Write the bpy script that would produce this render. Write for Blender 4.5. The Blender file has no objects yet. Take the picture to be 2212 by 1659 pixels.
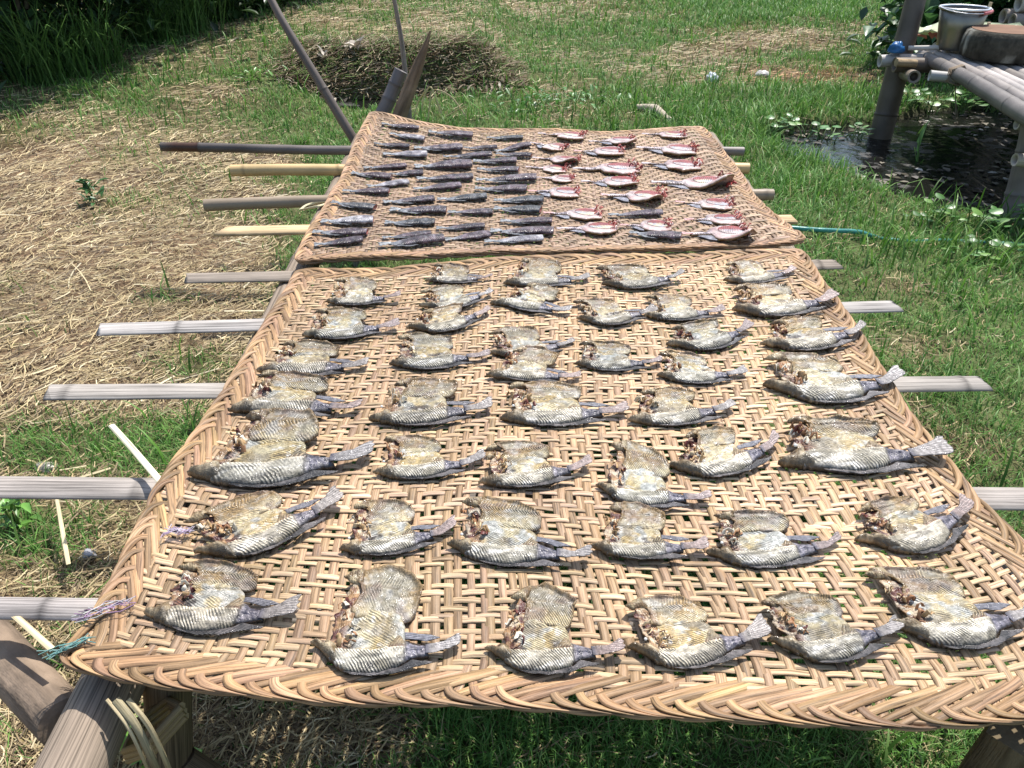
import bpy, math, random
import numpy as np
from mathutils import Vector, noise as mnoise
from mathutils.bvhtree import BVHTree
from mathutils.geometry import delaunay_2d_cdt
sc = bpy.context.scene
C = sc.collection
R = math.radians

# ------------------------------------------------------------------ camera
CAMZ, PITCH, F = 1.25, 32.2, 1671.0
cam = bpy.data.objects.new('camera', bpy.data.cameras.new('camera'))
C.objects.link(cam); sc.camera = cam
cam.location = (0, 0, CAMZ)
cam.rotation_euler = (R(90 - PITCH), 0, 0)
cam.data.sensor_width = 36; cam.data.lens = F / 2212 * 36
cam.data.clip_start = 0.05; cam.data.clip_end = 2000
# ------------------------------------------------------------------ light
SUN_EL, SUN_AZ = 62.0, 28.0            # azimuth measured from +Y (away from viewer) towards +X
w = bpy.data.worlds.new('World'); sc.world = w; w.use_nodes = True
nt = w.node_tree; bg = nt.nodes['Background']
sky = nt.nodes.new('ShaderNodeTexSky'); sky.sky_type = 'NISHITA'; sky.sun_disc = False
sky.sun_elevation = R(SUN_EL); sky.sun_rotation = R(SUN_AZ)
sky.air_density = 1.2; sky.dust_density = 1.5
nt.links.new(sky.outputs[0], bg.inputs[0]); bg.inputs[1].default_value = 0.15
sun = bpy.data.objects.new('sun', bpy.data.lights.new('sun', 'SUN')); C.objects.link(sun)
sun.data.energy = 5.0; sun.data.angle = R(0.55); sun.data.color = (1.0, 0.955, 0.89)
sd = Vector((math.sin(R(SUN_AZ)) * math.cos(R(SUN_EL)), math.cos(R(SUN_AZ)) * math.cos(R(SUN_EL)), math.sin(R(SUN_EL))))
sun.rotation_euler = sd.to_track_quat('Z', 'Y').to_euler()
sun.location = sd * 20
sc.view_settings.view_transform = 'Standard'; sc.view_settings.look = 'None'
sc.view_settings.exposure = 0.35; sc.view_settings.gamma = 1.0
sc.render.resolution_x = 1024; sc.render.resolution_y = 768

rng = np.random.default_rng(7); random.seed(7)

# ------------------------------------------------------------------ helpers
cp, sp_ = math.cos(R(PITCH)), math.sin(R(PITCH))
def ray(px, py):
    a = (px - 1106) / F; b = (829.5 - py) / F
    return Vector((a, cp + b * sp_, -sp_ + b * cp))
def at(px, py, z=0.0):
    d = ray(px, py); t = (z - CAMZ) / d.z
    return Vector((d.x * t, d.y * t, z))
def aty(px, py, y):
    d = ray(px, py); t = y / d.y
    return Vector((d.x * t, y, CAMZ + d.z * t))
def proj(x, y, z):
    dz = z - CAMZ
    dep = y * cp - dz * sp_
    up = y * sp_ + dz * cp
    dep = np.where(dep < 0.05, 0.05, dep)
    return 1106 + F * x / dep, 829.5 - F * up / dep, dep

def vn(x, y, seed=0):
    """smooth value noise, vectorised, 0..1"""
    x = np.asarray(x, float); y = np.asarray(y, float)
    xi = np.floor(x).astype(np.int64); yi = np.floor(y).astype(np.int64)
    fx = x - xi; fy = y - yi; fx = fx * fx * (3 - 2 * fx); fy = fy * fy * (3 - 2 * fy)
    def h(a, b):
        n = (a * 374761393 + b * 668265263 + seed * 974634777) & 0x7fffffff
        n = ((n ^ (n >> 13)) * 1274126177) & 0x7fffffff
        n = n ^ (n >> 16)
        return (n & 0xffff) / 65535.0
    return (h(xi, yi) * (1 - fx) + h(xi + 1, yi) * fx) * (1 - fy) + (h(xi, yi + 1) * (1 - fx) + h(xi + 1, yi + 1) * fx) * fy
def fbm(x, y, seed=0, o=3):
    s = 0; a = .5; t = 0
    for k in range(o):
        s = s + a * vn(x * 2 ** k, y * 2 ** k, seed + k); t += a; a *= .5
    return s / t
def sstep(a, b, x):
    t = np.clip((x - a) / (b - a), 0, 1); return t * t * (3 - 2 * t)

class MB:
    def __init__(s): s.v = []; s.c = []; s.st = []; s.f = []; s.n = 0
    def add(s, v, faces, col, st=None):
        v = np.asarray(v, float); n = len(v)
        col = np.asarray(col, float)
        if col.ndim == 1: col = np.tile(col, (n, 1))
        if st is None: st = np.zeros((n, 2))
        s.v.append(v); s.c.append(col[:, :3]); s.st.append(np.asarray(st, float))
        for fa in (faces if isinstance(faces, list) else [faces]):
            fa = np.asarray(fa, int)
            if len(fa): s.f.append(fa + s.n)
        s.n += n
    def build(s, name, mat, parent=None, loc=None, rot=None, smooth=True):
        v = np.concatenate(s.v); c = np.concatenate(s.c); st = np.concatenate(s.st)
        if loc is not None: v = v - np.array(loc)
        me = bpy.data.meshes.new(name)
        me.vertices.add(len(v)); me.vertices.foreach_set('co', v.ravel())
        tot = sum(f.shape[1] * len(f) for f in s.f); nf = sum(len(f) for f in s.f)
        me.loops.add(tot); me.polygons.add(nf)
        me.loops.foreach_set('vertex_index', np.concatenate([f.ravel() for f in s.f]).astype(np.int32))
        cnt = np.concatenate([np.full(len(f), f.shape[1]) for f in s.f])
        me.polygons.foreach_set('loop_start', np.concatenate([[0], np.cumsum(cnt)[:-1]]).astype(np.int32))
        if smooth: me.polygons.foreach_set('use_smooth', np.ones(nf, bool))
        me.update(calc_edges=True); me.validate()
        a = me.attributes.new('Col', 'FLOAT_COLOR', 'POINT')
        a.data.foreach_set('color', np.concatenate([c, np.ones((len(c), 1))], 1).ravel())
        b = me.attributes.new('st', 'FLOAT_VECTOR', 'POINT')
        b.data.foreach_set('vector', np.concatenate([st, np.zeros((len(st), 1))], 1).ravel())
        me.materials.append(mat)
        o = bpy.data.objects.new(name, me); C.objects.link(o)
        if parent is not None: o.parent = parent
        elif loc is not None: o.location = loc
        return o

def tag(o, label=None, cat=None, group=None, kind=None):
    if label: o['label'] = label
    if cat: o['category'] = cat
    if group: o['group'] = group
    if kind: o['kind'] = kind
    return o
def empty(name, loc, rot=(0, 0, 0)):
    o = bpy.data.objects.new(name, None); C.objects.link(o)
    o.location = loc; o.rotation_euler = rot; o.empty_display_size = .05
    return o

# ------------------------------------------------------------------ materials
def mat_attr(name, rough=.6, spec=.4, noise=(30, .25), bump=(60, .3, .002), trans=0.0, grain=None, rib=None, metallic=0, coat=0):
    m = bpy.data.materials.new(name); m.use_nodes = True
    n = m.node_tree; N = n.nodes; L = n.links; bs = N['Principled BSDF']
    at_ = N.new('ShaderNodeAttribute'); at_.attribute_name = 'Col'
    tc = N.new('ShaderNodeTexCoord')
    st = N.new('ShaderNodeAttribute'); st.attribute_name = 'st'
    bs.inputs['Roughness'].default_value = rough
    bs.inputs['Specular IOR Level'].default_value = spec
    bs.inputs['Metallic'].default_value = metallic
    if coat: bs.inputs['Coat Weight'].default_value = coat; bs.inputs['Coat Roughness'].default_value = .15
    nz = N.new('ShaderNodeTexNoise'); nz.inputs['Scale'].default_value = noise[0]; nz.inputs['Detail'].default_value = 4
    L.new(tc.outputs['Object'], nz.inputs['Vector'])
    mr = N.new('ShaderNodeMapRange'); mr.inputs['From Min'].default_value = .3; mr.inputs['From Max'].default_value = .7
    mr.inputs['To Min'].default_value = 1 - noise[1]; mr.inputs['To Max'].default_value = 1 + noise[1]
    L.new(nz.outputs['Fac'], mr.inputs['Value'])
    mul = N.new('ShaderNodeVectorMath'); mul.operation = 'SCALE'
    L.new(at_.outputs['Color'], mul.inputs[0]); L.new(mr.outputs[0], mul.inputs['Scale'])
    colout = mul.outputs[0]
    hsrc = nz.outputs['Fac']
    bz = N.new('ShaderNodeTexNoise'); bz.inputs['Scale'].default_value = bump[0]; bz.inputs['Detail'].default_value = 3
    L.new(tc.outputs['Object'], bz.inputs['Vector']); hsrc = bz.outputs['Fac']
    if grain:   # (along scale, across scale, strength)
        mp = N.new('ShaderNodeVectorMath'); mp.operation = 'MULTIPLY'; mp.inputs[1].default_value = (grain[0], grain[1], 1)
        L.new(st.outputs['Vector'], mp.inputs[0])
        gz = N.new('ShaderNodeTexNoise'); gz.inputs['Scale'].default_value = 1; gz.inputs['Detail'].default_value = 4; gz.inputs['Roughness'].default_value = .6
        L.new(mp.outputs[0], gz.inputs['Vector'])
        g2 = N.new('ShaderNodeMapRange'); g2.inputs['From Min'].default_value = .34; g2.inputs['From Max'].default_value = .56
        g2.inputs['To Min'].default_value = 1 - grain[2]; g2.inputs['To Max'].default_value = 1 + grain[2] * .35
        L.new(gz.outputs['Fac'], g2.inputs['Value'])
        m2 = N.new('ShaderNodeVectorMath'); m2.operation = 'SCALE'
        L.new(colout, m2.inputs[0]); L.new(g2.outputs[0], m2.inputs['Scale']); colout = m2.outputs[0]
        ad = N.new('ShaderNodeMath'); ad.operation = 'ADD'; L.new(hsrc, ad.inputs[0]); L.new(gz.outputs['Fac'], ad.inputs[1]); hsrc = ad.outputs[0]
    if rib:     # ribs: st.x = phase (cycles), st.y = amplitude
        sx = N.new('ShaderNodeSeparateXYZ'); L.new(st.outputs['Vector'], sx.inputs[0])
        dn = N.new('ShaderNodeTexNoise'); dn.inputs['Scale'].default_value = 55; dn.inputs['Detail'].default_value = 2; L.new(tc.outputs['Object'], dn.inputs['Vector'])
        ma = N.new('ShaderNodeMath'); ma.operation = 'MULTIPLY_ADD'; L.new(dn.outputs['Fac'], ma.inputs[0]); ma.inputs[1].default_value = 1.6
        L.new(sx.outputs['X'], ma.inputs[2])
        m6 = N.new('ShaderNodeMath'); m6.operation = 'MULTIPLY'; L.new(ma.outputs[0], m6.inputs[0]); m6.inputs[1].default_value = 6.28318
        si = N.new('ShaderNodeMath'); si.operation = 'SINE'; L.new(m6.outputs[0], si.inputs[0])
        sa = N.new('ShaderNodeMath'); sa.operation = 'MULTIPLY'; L.new(si.outputs[0], sa.inputs[0]); L.new(sx.outputs['Y'], sa.inputs[1])
        s1 = N.new('ShaderNodeMath'); s1.operation = 'MULTIPLY_ADD'; L.new(sa.outputs[0], s1.inputs[0]); s1.inputs[1].default_value = rib; s1.inputs[2].default_value = 1.0
        m2 = N.new('ShaderNodeVectorMath'); m2.operation = 'SCALE'; L.new(colout, m2.inputs[0]); L.new(s1.outputs[0], m2.inputs['Scale']); colout = m2.outputs[0]
        ad = N.new('ShaderNodeMath'); ad.operation = 'MULTIPLY_ADD'; L.new(sa.outputs[0], ad.inputs[0]); ad.inputs[1].default_value = .28; L.new(hsrc, ad.inputs[2]); hsrc = ad.outputs[0]
    if rib:
        rn = N.new('ShaderNodeTexNoise'); rn.inputs['Scale'].default_value = 130; rn.inputs['Detail'].default_value = 2; L.new(tc.outputs['Object'], rn.inputs['Vector'])
        rr_ = N.new('ShaderNodeMapRange'); rr_.inputs['From Min'].default_value = .38; rr_.inputs['From Max'].default_value = .62
        rr_.inputs['To Min'].default_value = max(.12, rough - .22); rr_.inputs['To Max'].default_value = rough + .28
        L.new(rn.outputs['Fac'], rr_.inputs['Value']); L.new(rr_.outputs[0], bs.inputs['Roughness'])
    L.new(colout, bs.inputs['Base Color'])
    bp = N.new('ShaderNodeBump'); bp.inputs['Strength'].default_value = bump[1]; bp.inputs['Distance'].default_value = bump[2]
    L.new(hsrc, bp.inputs['Height']); L.new(bp.outputs[0], bs.inputs['Normal'])
    if trans:
        tr = N.new('ShaderNodeBsdfTranslucent'); L.new(colout, tr.inputs['Color'])
        mx = N.new('ShaderNodeMixShader'); mx.inputs[0].default_value = trans
        L.new(bs.outputs[0], mx.inputs[1]); L.new(tr.outputs[0], mx.inputs[2])
        L.new(mx.outputs[0], N['Material Output'].inputs['Surface'])
    return m
M = {}
M['weave'] = mat_attr('woven_bamboo', rough=.55, spec=.3, noise=(9, .20), bump=(300, .5, .0008), grain=(13, 420, .60))
M['fishrib'] = mat_attr('dried_fish', rough=.38, spec=.6, noise=(170, .42), bump=(420, .8, .0018), rib=.55, coat=.0)
M['fishbone'] = mat_attr('dried_gills', rough=.5, spec=.4, noise=(120, .4), bump=(300, .5, .001))
M['dark_fish'] = mat_attr('dark_fish_skin', rough=.34, spec=.5, noise=(60, .6), bump=(160, .8, .0028), rib=.18, coat=.0)
M['pink_fish'] = mat_attr('fresh_fish_flesh', rough=.45, spec=.45, noise=(60, .28), bump=(150, .7, .0020), rib=.45, coat=.0)
M['wood'] = mat_attr('weathered_bamboo', rough=.8, spec=.15, noise=(8, .18), bump=(90, .4, .0012), grain=(4, 320, .62))
M['bamboo'] = mat_attr('round_bamboo', rough=.5, spec=.35, noise=(7, .22), bump=(60, .3, .0012), grain=(4, 9, .22))
M['bark'] = mat_attr('rough_wood', rough=.85, spec=.2, noise=(14, .3), bump=(40, .8, .006), grain=(6, 30, .4))
M['grass'] = mat_attr('grass_blades', rough=.5, spec=.3, noise=(2, .12), bump=(60, .1, .001), trans=.30)
M['straw'] = mat_attr('dry_straw', rough=.6, spec=.3, noise=(3, .12), bump=(60, .1, .001), trans=.12)
M['leaf'] = mat_attr('leaves', rough=.38, spec=.45, noise=(12, .2), bump=(60, .2, .002), trans=.22)
M['litter'] = mat_attr('dead_leaves', rough=.8, spec=.2, noise=(12, .3), bump=(60, .3, .002), trans=.08)
M['soil'] = mat_attr('soil', rough=.95, spec=.1, noise=(22, .45), bump=(30, .9, .03))
M['thread'] = mat_attr('thread', rough=.7, spec=.2, noise=(50, .1), bump=(60, .1, .001))
M['plastic'] = mat_attr('plastic_film', rough=.35, spec=.5, noise=(20, .12), bump=(20, .5, .01), trans=.2)
M['steel'] = mat_attr('bucket_steel', rough=.38, spec=.5, noise=(9, .25), bump=(14, .25, .004), metallic=.85)
def mat_water():
    m = bpy.data.materials.new('murky_water'); m.use_nodes = True
    n = m.node_tree; N = n.nodes; L = n.links; bs = N['Principled BSDF']
    tc = N.new('ShaderNodeTexCoord')
    z = N.new('ShaderNodeTexNoise'); z.inputs['Scale'].default_value = 7; z.inputs['Detail'].default_value = 6; z.inputs['Roughness'].default_value = .65
    L.new(tc.outputs['Object'], z.inputs['Vector'])
    r = N.new('ShaderNodeValToRGB'); r.color_ramp.elements[0].position = .54; r.color_ramp.elements[0].color = (.010, .010, .009, 1)
    r.color_ramp.elements[1].position = .70; r.color_ramp.elements[1].color = (.085, .08, .07, 1)
    L.new(z.outputs['Fac'], r.inputs[0]); L.new(r.outputs[0], bs.inputs['Base Color'])
    r2 = N.new('ShaderNodeMapRange'); r2.inputs['From Min'].default_value = .54; r2.inputs['From Max'].default_value = .66
    r2.inputs['To Min'].default_value = .12; r2.inputs['To Max'].default_value = .6
    L.new(z.outputs['Fac'], r2.inputs['Value']); L.new(r2.outputs[0], bs.inputs['Roughness'])
    bs.inputs['Specular IOR Level'].default_value = .35
    b = N.new('ShaderNodeBump'); b.inputs['Strength'].default_value = .35; b.inputs['Distance'].default_value = .02
    z2 = N.new('ShaderNodeTexNoise'); z2.inputs['Scale'].default_value = 16; z2.inputs['Detail'].default_value = 3
    L.new(tc.outputs['Object'], z2.inputs['Vector']); L.new(z2.outputs['Fac'], b.inputs['Height']); L.new(b.outputs[0], bs.inputs['Normal'])
    return m
M['water'] = mat_water()

# ------------------------------------------------------------------ terrain
DITCH = [at(x, y, 0) for x, y in ((1655, 268), (1760, 262), (1900, 255), (2010, 225), (2212, 215), (2500, 240), (2700, 420), (2420, 475), (2212, 462), (2080, 440), (1950, 412), (1850, 372), (1740, 335), (1670, 305))]
DITCH = np.array([[p.x, p.y] for p in DITCH])
PUDDLE = np.array([[p.x, p.y] for p in [at(x, y, 0) for x, y in ((690, 212), (760, 200), (850, 196), (940, 186), (1010, 178), (1030, 186), (960, 206), (880, 214), (780, 222))]])
def sdist(poly, x, y):
    """signed distance to a polygon, negative inside"""
    x = np.asarray(x, float); y = np.asarray(y, float)
    d = np.full(x.shape, 1e9); ins = np.zeros(x.shape, bool); n = len(poly)
    for i in range(n):
        ax, ay = poly[i]; bx, by = poly[(i + 1) % n]
        ex, ey = bx - ax, by - ay
        t = np.clip(((x - ax) * ex + (y - ay) * ey) / (ex * ex + ey * ey), 0, 1)
        d = np.minimum(d, np.hypot(x - ax - ex * t, y - ay - ey * t))
        c = ((ay > y) != (by > y)) & (x < ex * (y - ay) / (ey if abs(ey) > 1e-12 else 1e-12) + ax)
        ins ^= c
    return np.where(ins, -d, d)
def H(x, y):
    x = np.asarray(x, float); y = np.asarray(y, float)
    h = (fbm(x * .9, y * .9, 3) - .5) * .10 + (fbm(x * 4, y * 4, 9) - .5) * .035
    # bank behind the puddle
    wob = (vn(x * 1.7, x * 0 + 3, 5) - .5) * .35
    side = sstep(.15, -.35, x)
    left = sstep(-1.25, -1.9, x)
    h = h + .25 * side * (1 - left) * sstep(6.15 + 0, 6.62, y + wob)
    h = h + .30 * left * sstep(4.2, 8.0, y)
    h = h - .20 * sstep(.10, -.16, sdist(DITCH, x, y))
    h = h - .12 * sstep(.06, -.10, sdist(PUDDLE, x, y))
    return h
WZ = -.055

# px-space style layout of what covers the ground (evaluated at the ground point itself)
def ell(px, py, cx, cy, rx, ry): return np.exp(-(((px - cx) / rx) ** 2 + ((py - cy) / ry) ** 2))
def cover(x, y):
    """returns greenness 0..1 and bare/brown amount"""
    px, py, _ = proj(x, y, 0 * x)
    g = np.full(px.shape, .95)
    L = sstep(720, 560, px - (py - 400) * -.15)                 # left of the mats
    gl = .04 + .0 * px
    gl = np.maximum(gl, sstep(330, 240, py) * .55)
    gl = np.maximum(gl, .95 * ell(px, py, 640, 240, 210, 75))
    gl = np.maximum(gl, .85 * ell(px, py, 690, 300, 120, 45))
    gl = np.maximum(gl, .55 * ell(px, py, 620, 380, 110, 30))
    gl = np.maximum(gl, 1.0 * ell(px, py, 300, 950, 260, 75))
    gl = np.maximum(gl, .85 * ell(px, py, 60, 960, 160, 80))
    gl = np.maximum(gl, .55 * ell(px, py, 560, 455, 140, 18))
    gl = np.maximum(gl, .7 * ell(px, py, 420, 770, 130, 45))
    gl = np.maximum(gl, .45 * ell(px, py, 350, 640, 120, 20))
    gl = np.maximum(gl, .38 * ell(px, py, 220, 440, 80, 35))
    gl = np.maximum(gl, .9 * ell(px, py, 60, 1130, 140, 80))
    gl = np.maximum(gl, .5 * ell(px, py, 560, 60, 100, 60))
    g = g * (1 - L) + gl * L
    top = sstep(90, 20, py) * ell(px, py, 850, 20, 330, 90)
    g = g * (1 - .75 * top)
    g = g * (1 - .75 * ell(px, py, 1500, 130, 190, 35)) * (1 - .9 * ell(px, py, 1760, 162, 190, 24)) * (1 - .5 * ell(px, py, 1600, 80, 250, 30))
    g = g * (1 - .55 * ell(px, py, 1300, 20, 160, 40)) * (1 - .6 * ell(px, py, 1230, 255, 130, 20))
    g = g * (1 - .5 * ell(px, py, 2050, 1000, 150, 80)) * (1 - .45 * ell(px, py, 1980, 760, 120, 40))
    g = g * (1 - .85 * ell(px, py, 640, 1600, 260, 90)) * (1 - .8 * ell(px, py, 100, 1600, 300, 200))
    g = g * (1 - .5 * ell(px, py, 2150, 1200, 200, 60))
    for q_ in range(7): g = g * (1 - .38 * ell(px, py, 1180 + q_ * 120, 200 - q_ * 25, 85, 24))
    g = g * (1 - .4 * ell(px, py, 1900, 900, 90, 60)) * (1 - .35 * ell(px, py, 1950, 620, 100, 25))
    n = fbm(x * 2.3, y * 2.3, 21)
    g = g * (1 - .75 * ell(px, py, 880, 120, 240, 75)); g = np.clip(g + (n - .5) * (.9 - .35 * (g > .8)), 0, 1)
    return g

def axis(fine0, fine1, step, far):
    a = list(np.arange(fine0, fine1, step)); s = step
    b = fine1
    while b < far: a.append(b); s *= 1.35; b += s
    a.append(far); s = step; b = fine0 - step; pre = []
    while b > -far: pre.append(b); s *= 1.35; b -= s
    pre.append(-far)
    return np.array(pre[::-1] + a)
gx = axis(-6.5, 6.5, .055, 600); gy = axis(.0, 13.0, .055, 600)
GX, GY = np.meshgrid(gx, gy)
near = (np.abs(GX) < 12) & (GY > -4) & (GY < 20)
GZ = H(GX, GY) * near
V = np.stack([GX.ravel(), GY.ravel(), GZ.ravel()], 1)
nx, ny = len(gx), len(gy)
ii = (np.arange(ny - 1)[:, None] * nx + np.arange(nx - 1)[None, :]).ravel()
FQ = np.stack([ii, ii + 1, ii + nx + 1, ii + nx], 1)
g = cover(V[:, 0], V[:, 1])[:, None]
wet = sstep(.12, -.05, sdist(DITCH, V[:, 0], V[:, 1]))[:, None]
br = fbm(V[:, 0] * 5, V[:, 1] * 5, 77)[:, None]
soil = np.array([.17, .115, .07]) * (.6 + .8 * br); gr = np.array([.055, .10, .03]) * (.7 + .6 * br)
colg = soil * (1 - g * .8) + gr * g * .8
colg = colg * (1 - wet) + np.array([.035, .03, .024]) * wet
mb = MB(); mb.add(V, FQ, colg)
ground = mb.build('ground', M['soil']); tag(ground, kind='structure')
sel = (np.abs(V[:, 0]) < 12) & (V[:, 1] > -2) & (V[:, 1] < 20)
keep = sel[FQ].all(1)
gb = BVHTree.FromPolygons([Vector(v) for v in V], [tuple(int(q) for q in f) for f in FQ[keep]])
def onground(px, py):
    h = gb.ray_cast(Vector((0, 0, CAMZ)), ray(px, py).normalized())
    return h[0] if h[0] else at(px, py, 0)
def gz(x, y): return float(H(np.array([x]), np.array([y]))[0])

def water(poly, name, z, grow=1.25):
    c = poly.mean(0); P = c + (poly - c) * grow
    n = len(P); mb = MB()
    vs = np.concatenate([[[c[0], c[1], z]], np.c_[P, np.full(n, z)]])
    mb.add(vs, np.array([[0, 1 + i, 1 + (i + 1) % n] for i in range(n)]), (0, 0, 0))
    tag(mb.build(name, M['water'], smooth=False), kind='structure')
water(DITCH, 'water', WZ, 1.18)
water(PUDDLE, 'puddle', -.045, 1.1)

# ------------------------------------------------------------------ grass, straw, litter (nobody could count them)
def blades(mb, P, hgt, wid, lean, az, col, tipmul=1.15):
    """curved blades of 2 segments + tip"""
    n = len(P); dx = np.cos(az); dy = np.sin(az); sx = -dy; sy = dx
    ts = (0, .45, .8, 1.0); ws = (1, .8, .45, 0)
    vs = []; cs = []
    for t, wq in zip(ts, ws):
        off = lean * hgt * t * t
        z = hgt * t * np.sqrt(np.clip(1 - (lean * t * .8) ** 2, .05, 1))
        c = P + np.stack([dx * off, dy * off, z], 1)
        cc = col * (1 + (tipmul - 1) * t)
        if wq > 0:
            s = np.stack([sx * wid * wq * .5, sy * wid * wq * .5, 0 * wid], 1)
            vs += [c - s, c + s]; cs += [cc, cc]
        else: vs.append(c); cs.append(cc)
    k = len(vs); Vv = np.stack(vs, 1).reshape(-1, 3); Cc = np.stack(cs, 1).reshape(-1, 3)
    b = np.arange(n) * k
    q = np.concatenate([np.stack([b, b + 1, b + 3, b + 2], 1), np.stack([b + 2, b + 3, b + 5, b + 4], 1)])
    t = np.stack([b + 4, b + 5, b + 6], 1)
    mb.add(Vv, [q, t], Cc)
def scatter(n, r0=.55, r1=14, amax=57, p=1.35):
    """world-space scatter, density falling off with distance"""
    u = rng.random(n); e = 2 - p
    r = (r0 ** e + u * (r1 ** e - r0 ** e)) ** (1 / e)
    a = R(1) * rng.uniform(-amax, amax, n)
    x = r * np.sin(a); y = r * np.cos(a)
    return x, y, r
def mixcol(n, cols, wts):
    cols = np.array(cols); i = rng.choice(len(cols), n, p=np.array(wts) / sum(wts))
    return cols[i] * rng.uniform(.72, 1.28, (n, 1))
NG = 520000
x, y, r = scatter(NG)
g = cover(x, y); dd = sdist(DITCH, x, y); pd = sdist(PUDDLE, x, y)
cl = fbm(x * 5.5, y * 5.5, 51)
keep = (rng.random(NG) < np.clip(g * 1.15, .015, 1) * (.35 + .9 * cl)) & (dd > .02) & (pd > 0.02)
face = (x < .0) & (x > -1.6) & (y > 6.2) & (y < 6.6)
keep &= ~(face & (rng.random(NG) < .8))
x, y, r, g, cl = x[keep], y[keep], r[keep], g[keep], cl[keep]; n = len(x)
px, py, _ = proj(x, y, 0 * x)
tall = 1 + 1.0 * ell(px, py, 1650, 10, 350, 50) + 1.1 * ell(px, py, 1760, 230, 140, 60) + 1.0 * ell(px, py, 1700, 380, 140, 120) + .5 * ell(px, py, 1500, 260, 250, 40)
hg = rng.uniform(.014, .048, n) * tall * (.55 + cl) * (1 + .05 * r)
col = mixcol(n, [(.065, .17, .03), (.10, .235, .045), (.155, .31, .07), (.23, .33, .10), (.38, .33, .17)], [3, 5, 4, 1.8, .8])
dry = (rng.random(n) > g * 1.1 + .35)
col[dry] = mixcol(dry.sum(), [(.34, .27, .13), (.2, .2, .08)], [1, 1])
mb = MB(); P = np.stack([x, y, H(x, y) - .004], 1)
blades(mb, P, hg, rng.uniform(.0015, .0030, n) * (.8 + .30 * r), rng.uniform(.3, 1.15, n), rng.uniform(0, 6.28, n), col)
# coarser taller blades
x, y, r = scatter(60000, p=1.2); g = cover(x, y)
px, py, _ = proj(x, y, 0 * x)
reg = np.clip(1.5 * ell(px, py, 1740, 240, 130, 50) + ell(px, py, 1700, 270, 230, 130) + ell(px, py, 1650, 0, 420, 60) + .8 * ell(px, py, 1450, 250, 330, 45) + .7 * ell(px, py, 2050, 520, 240, 80) + .5 * ell(px, py, 330, 200, 380, 50) + .10, 0, 1)
keep = (rng.random(len(x)) < reg * g * 1.1) & (sdist(DITCH, x, y) > -.16 - .25 * vn(x * 4, y * 4, 6) * (px < 1900)) & (sdist(PUDDLE, x, y) > 0) & ~((px > 600) & (px < 1750) & (py > 420))
x, y, r = x[keep], y[keep], r[keep]; n = len(x)
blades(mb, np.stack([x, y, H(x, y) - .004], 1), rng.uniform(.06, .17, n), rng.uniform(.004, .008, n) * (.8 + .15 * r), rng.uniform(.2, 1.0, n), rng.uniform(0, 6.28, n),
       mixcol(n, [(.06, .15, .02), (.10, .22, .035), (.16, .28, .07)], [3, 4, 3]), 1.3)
o = mb.build('grass', M['grass']); tag(o, 'short green grass covering the damp ground around the mats', 'grass', kind='stuff')

def strips(mb, P, ln, wid, az, tilt, col, curl):
    """lying stems: a bent ribbon of 3 segments"""
    n = len(P); ts = np.array([-.5, -.17, .17, .5])
    vs = []
    kx = -np.sin(az); ky = np.cos(az)
    for t in ts:
        bend = curl * ln * (t * t - .12)
        c = P + np.stack([np.cos(az) * ln * t + kx * bend, np.sin(az) * ln * t + ky * bend, tilt * ln * (t + .5) + .004 - .0 * t], 1)
        s = np.stack([kx * wid * .5, ky * wid * .5, wid * .25], 1)
        vs += [c - s, c + s]
    Vv = np.stack(vs, 1).reshape(-1, 3); b = np.arange(n) * 8
    q = np.concatenate([np.stack([b + 2 * k, b + 2 * k + 1, b + 2 * k + 3, b + 2 * k + 2], 1) for k in range(3)])
    mb.add(Vv, q, np.repeat(col, 8, 0))
NS = 330000
x, y, r = scatter(NS, p=1.5)
g = cover(x, y)
cl = fbm(x * 4, y * 4, 91)
keep = (rng.random(NS) < np.clip(1.12 - g * 1.45, .05, 1) * (.45 + .8 * cl)) & (sdist(DITCH, x, y) > 0) & (sdist(PUDDLE, x, y) > .02)
x, y, r = x[keep], y[keep], r[keep]; n = len(x)
px, py, _ = proj(x, y, 0 * x)
flow = fbm(x * 1.3, y * 1.3, 44) * 5.5 - 1.6
az = flow + rng.normal(0, .95, n)
col = mixcol(n, [(.41, .315, .165), (.54, .435, .24), (.29, .215, .12), (.15, .105, .06), (.68, .58, .37)], [4, 3, 3.4, 3.2, .7])
redd = ell(px, py, 1740, 165, 200, 26)[:, None]; col = col * (1 - redd) + col * np.array([1.05, .78, .62]) * redd
mb = MB()
strips(mb, np.stack([x, y, H(x, y) + rng.uniform(-.002, .016, n)], 1), rng.uniform(.02, .095, n) * (.7 + .1 * r), rng.uniform(.0009, .0024, n) * (.85 + .22 * r), az, rng.normal(0, .12, n), col, rng.normal(0, .8, n))
# a few long pale stems
x, y, r = scatter(900, r0=1.6, r1=9, p=1.2); g = cover(x, y)
k = (rng.random(900) < .55 - g * 1.2) & (sdist(DITCH, x, y) > 0); x, y, r = x[k], y[k], r[k]; n = len(x)
strips(mb, np.stack([x, y, H(x, y) + .015], 1), rng.uniform(.12, .32, n), rng.uniform(.0028, .005, n), rng.normal(.6, .9, n), rng.normal(0, .03, n), mixcol(n, [(.62, .52, .32), (.70, .62, .42)], [1, 1]), rng.normal(0, .3, n))
o = mb.build('dry_straw', M['straw']); tag(o, 'dry tan straw lying matted over the ground', 'straw', kind='stuff')

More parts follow.
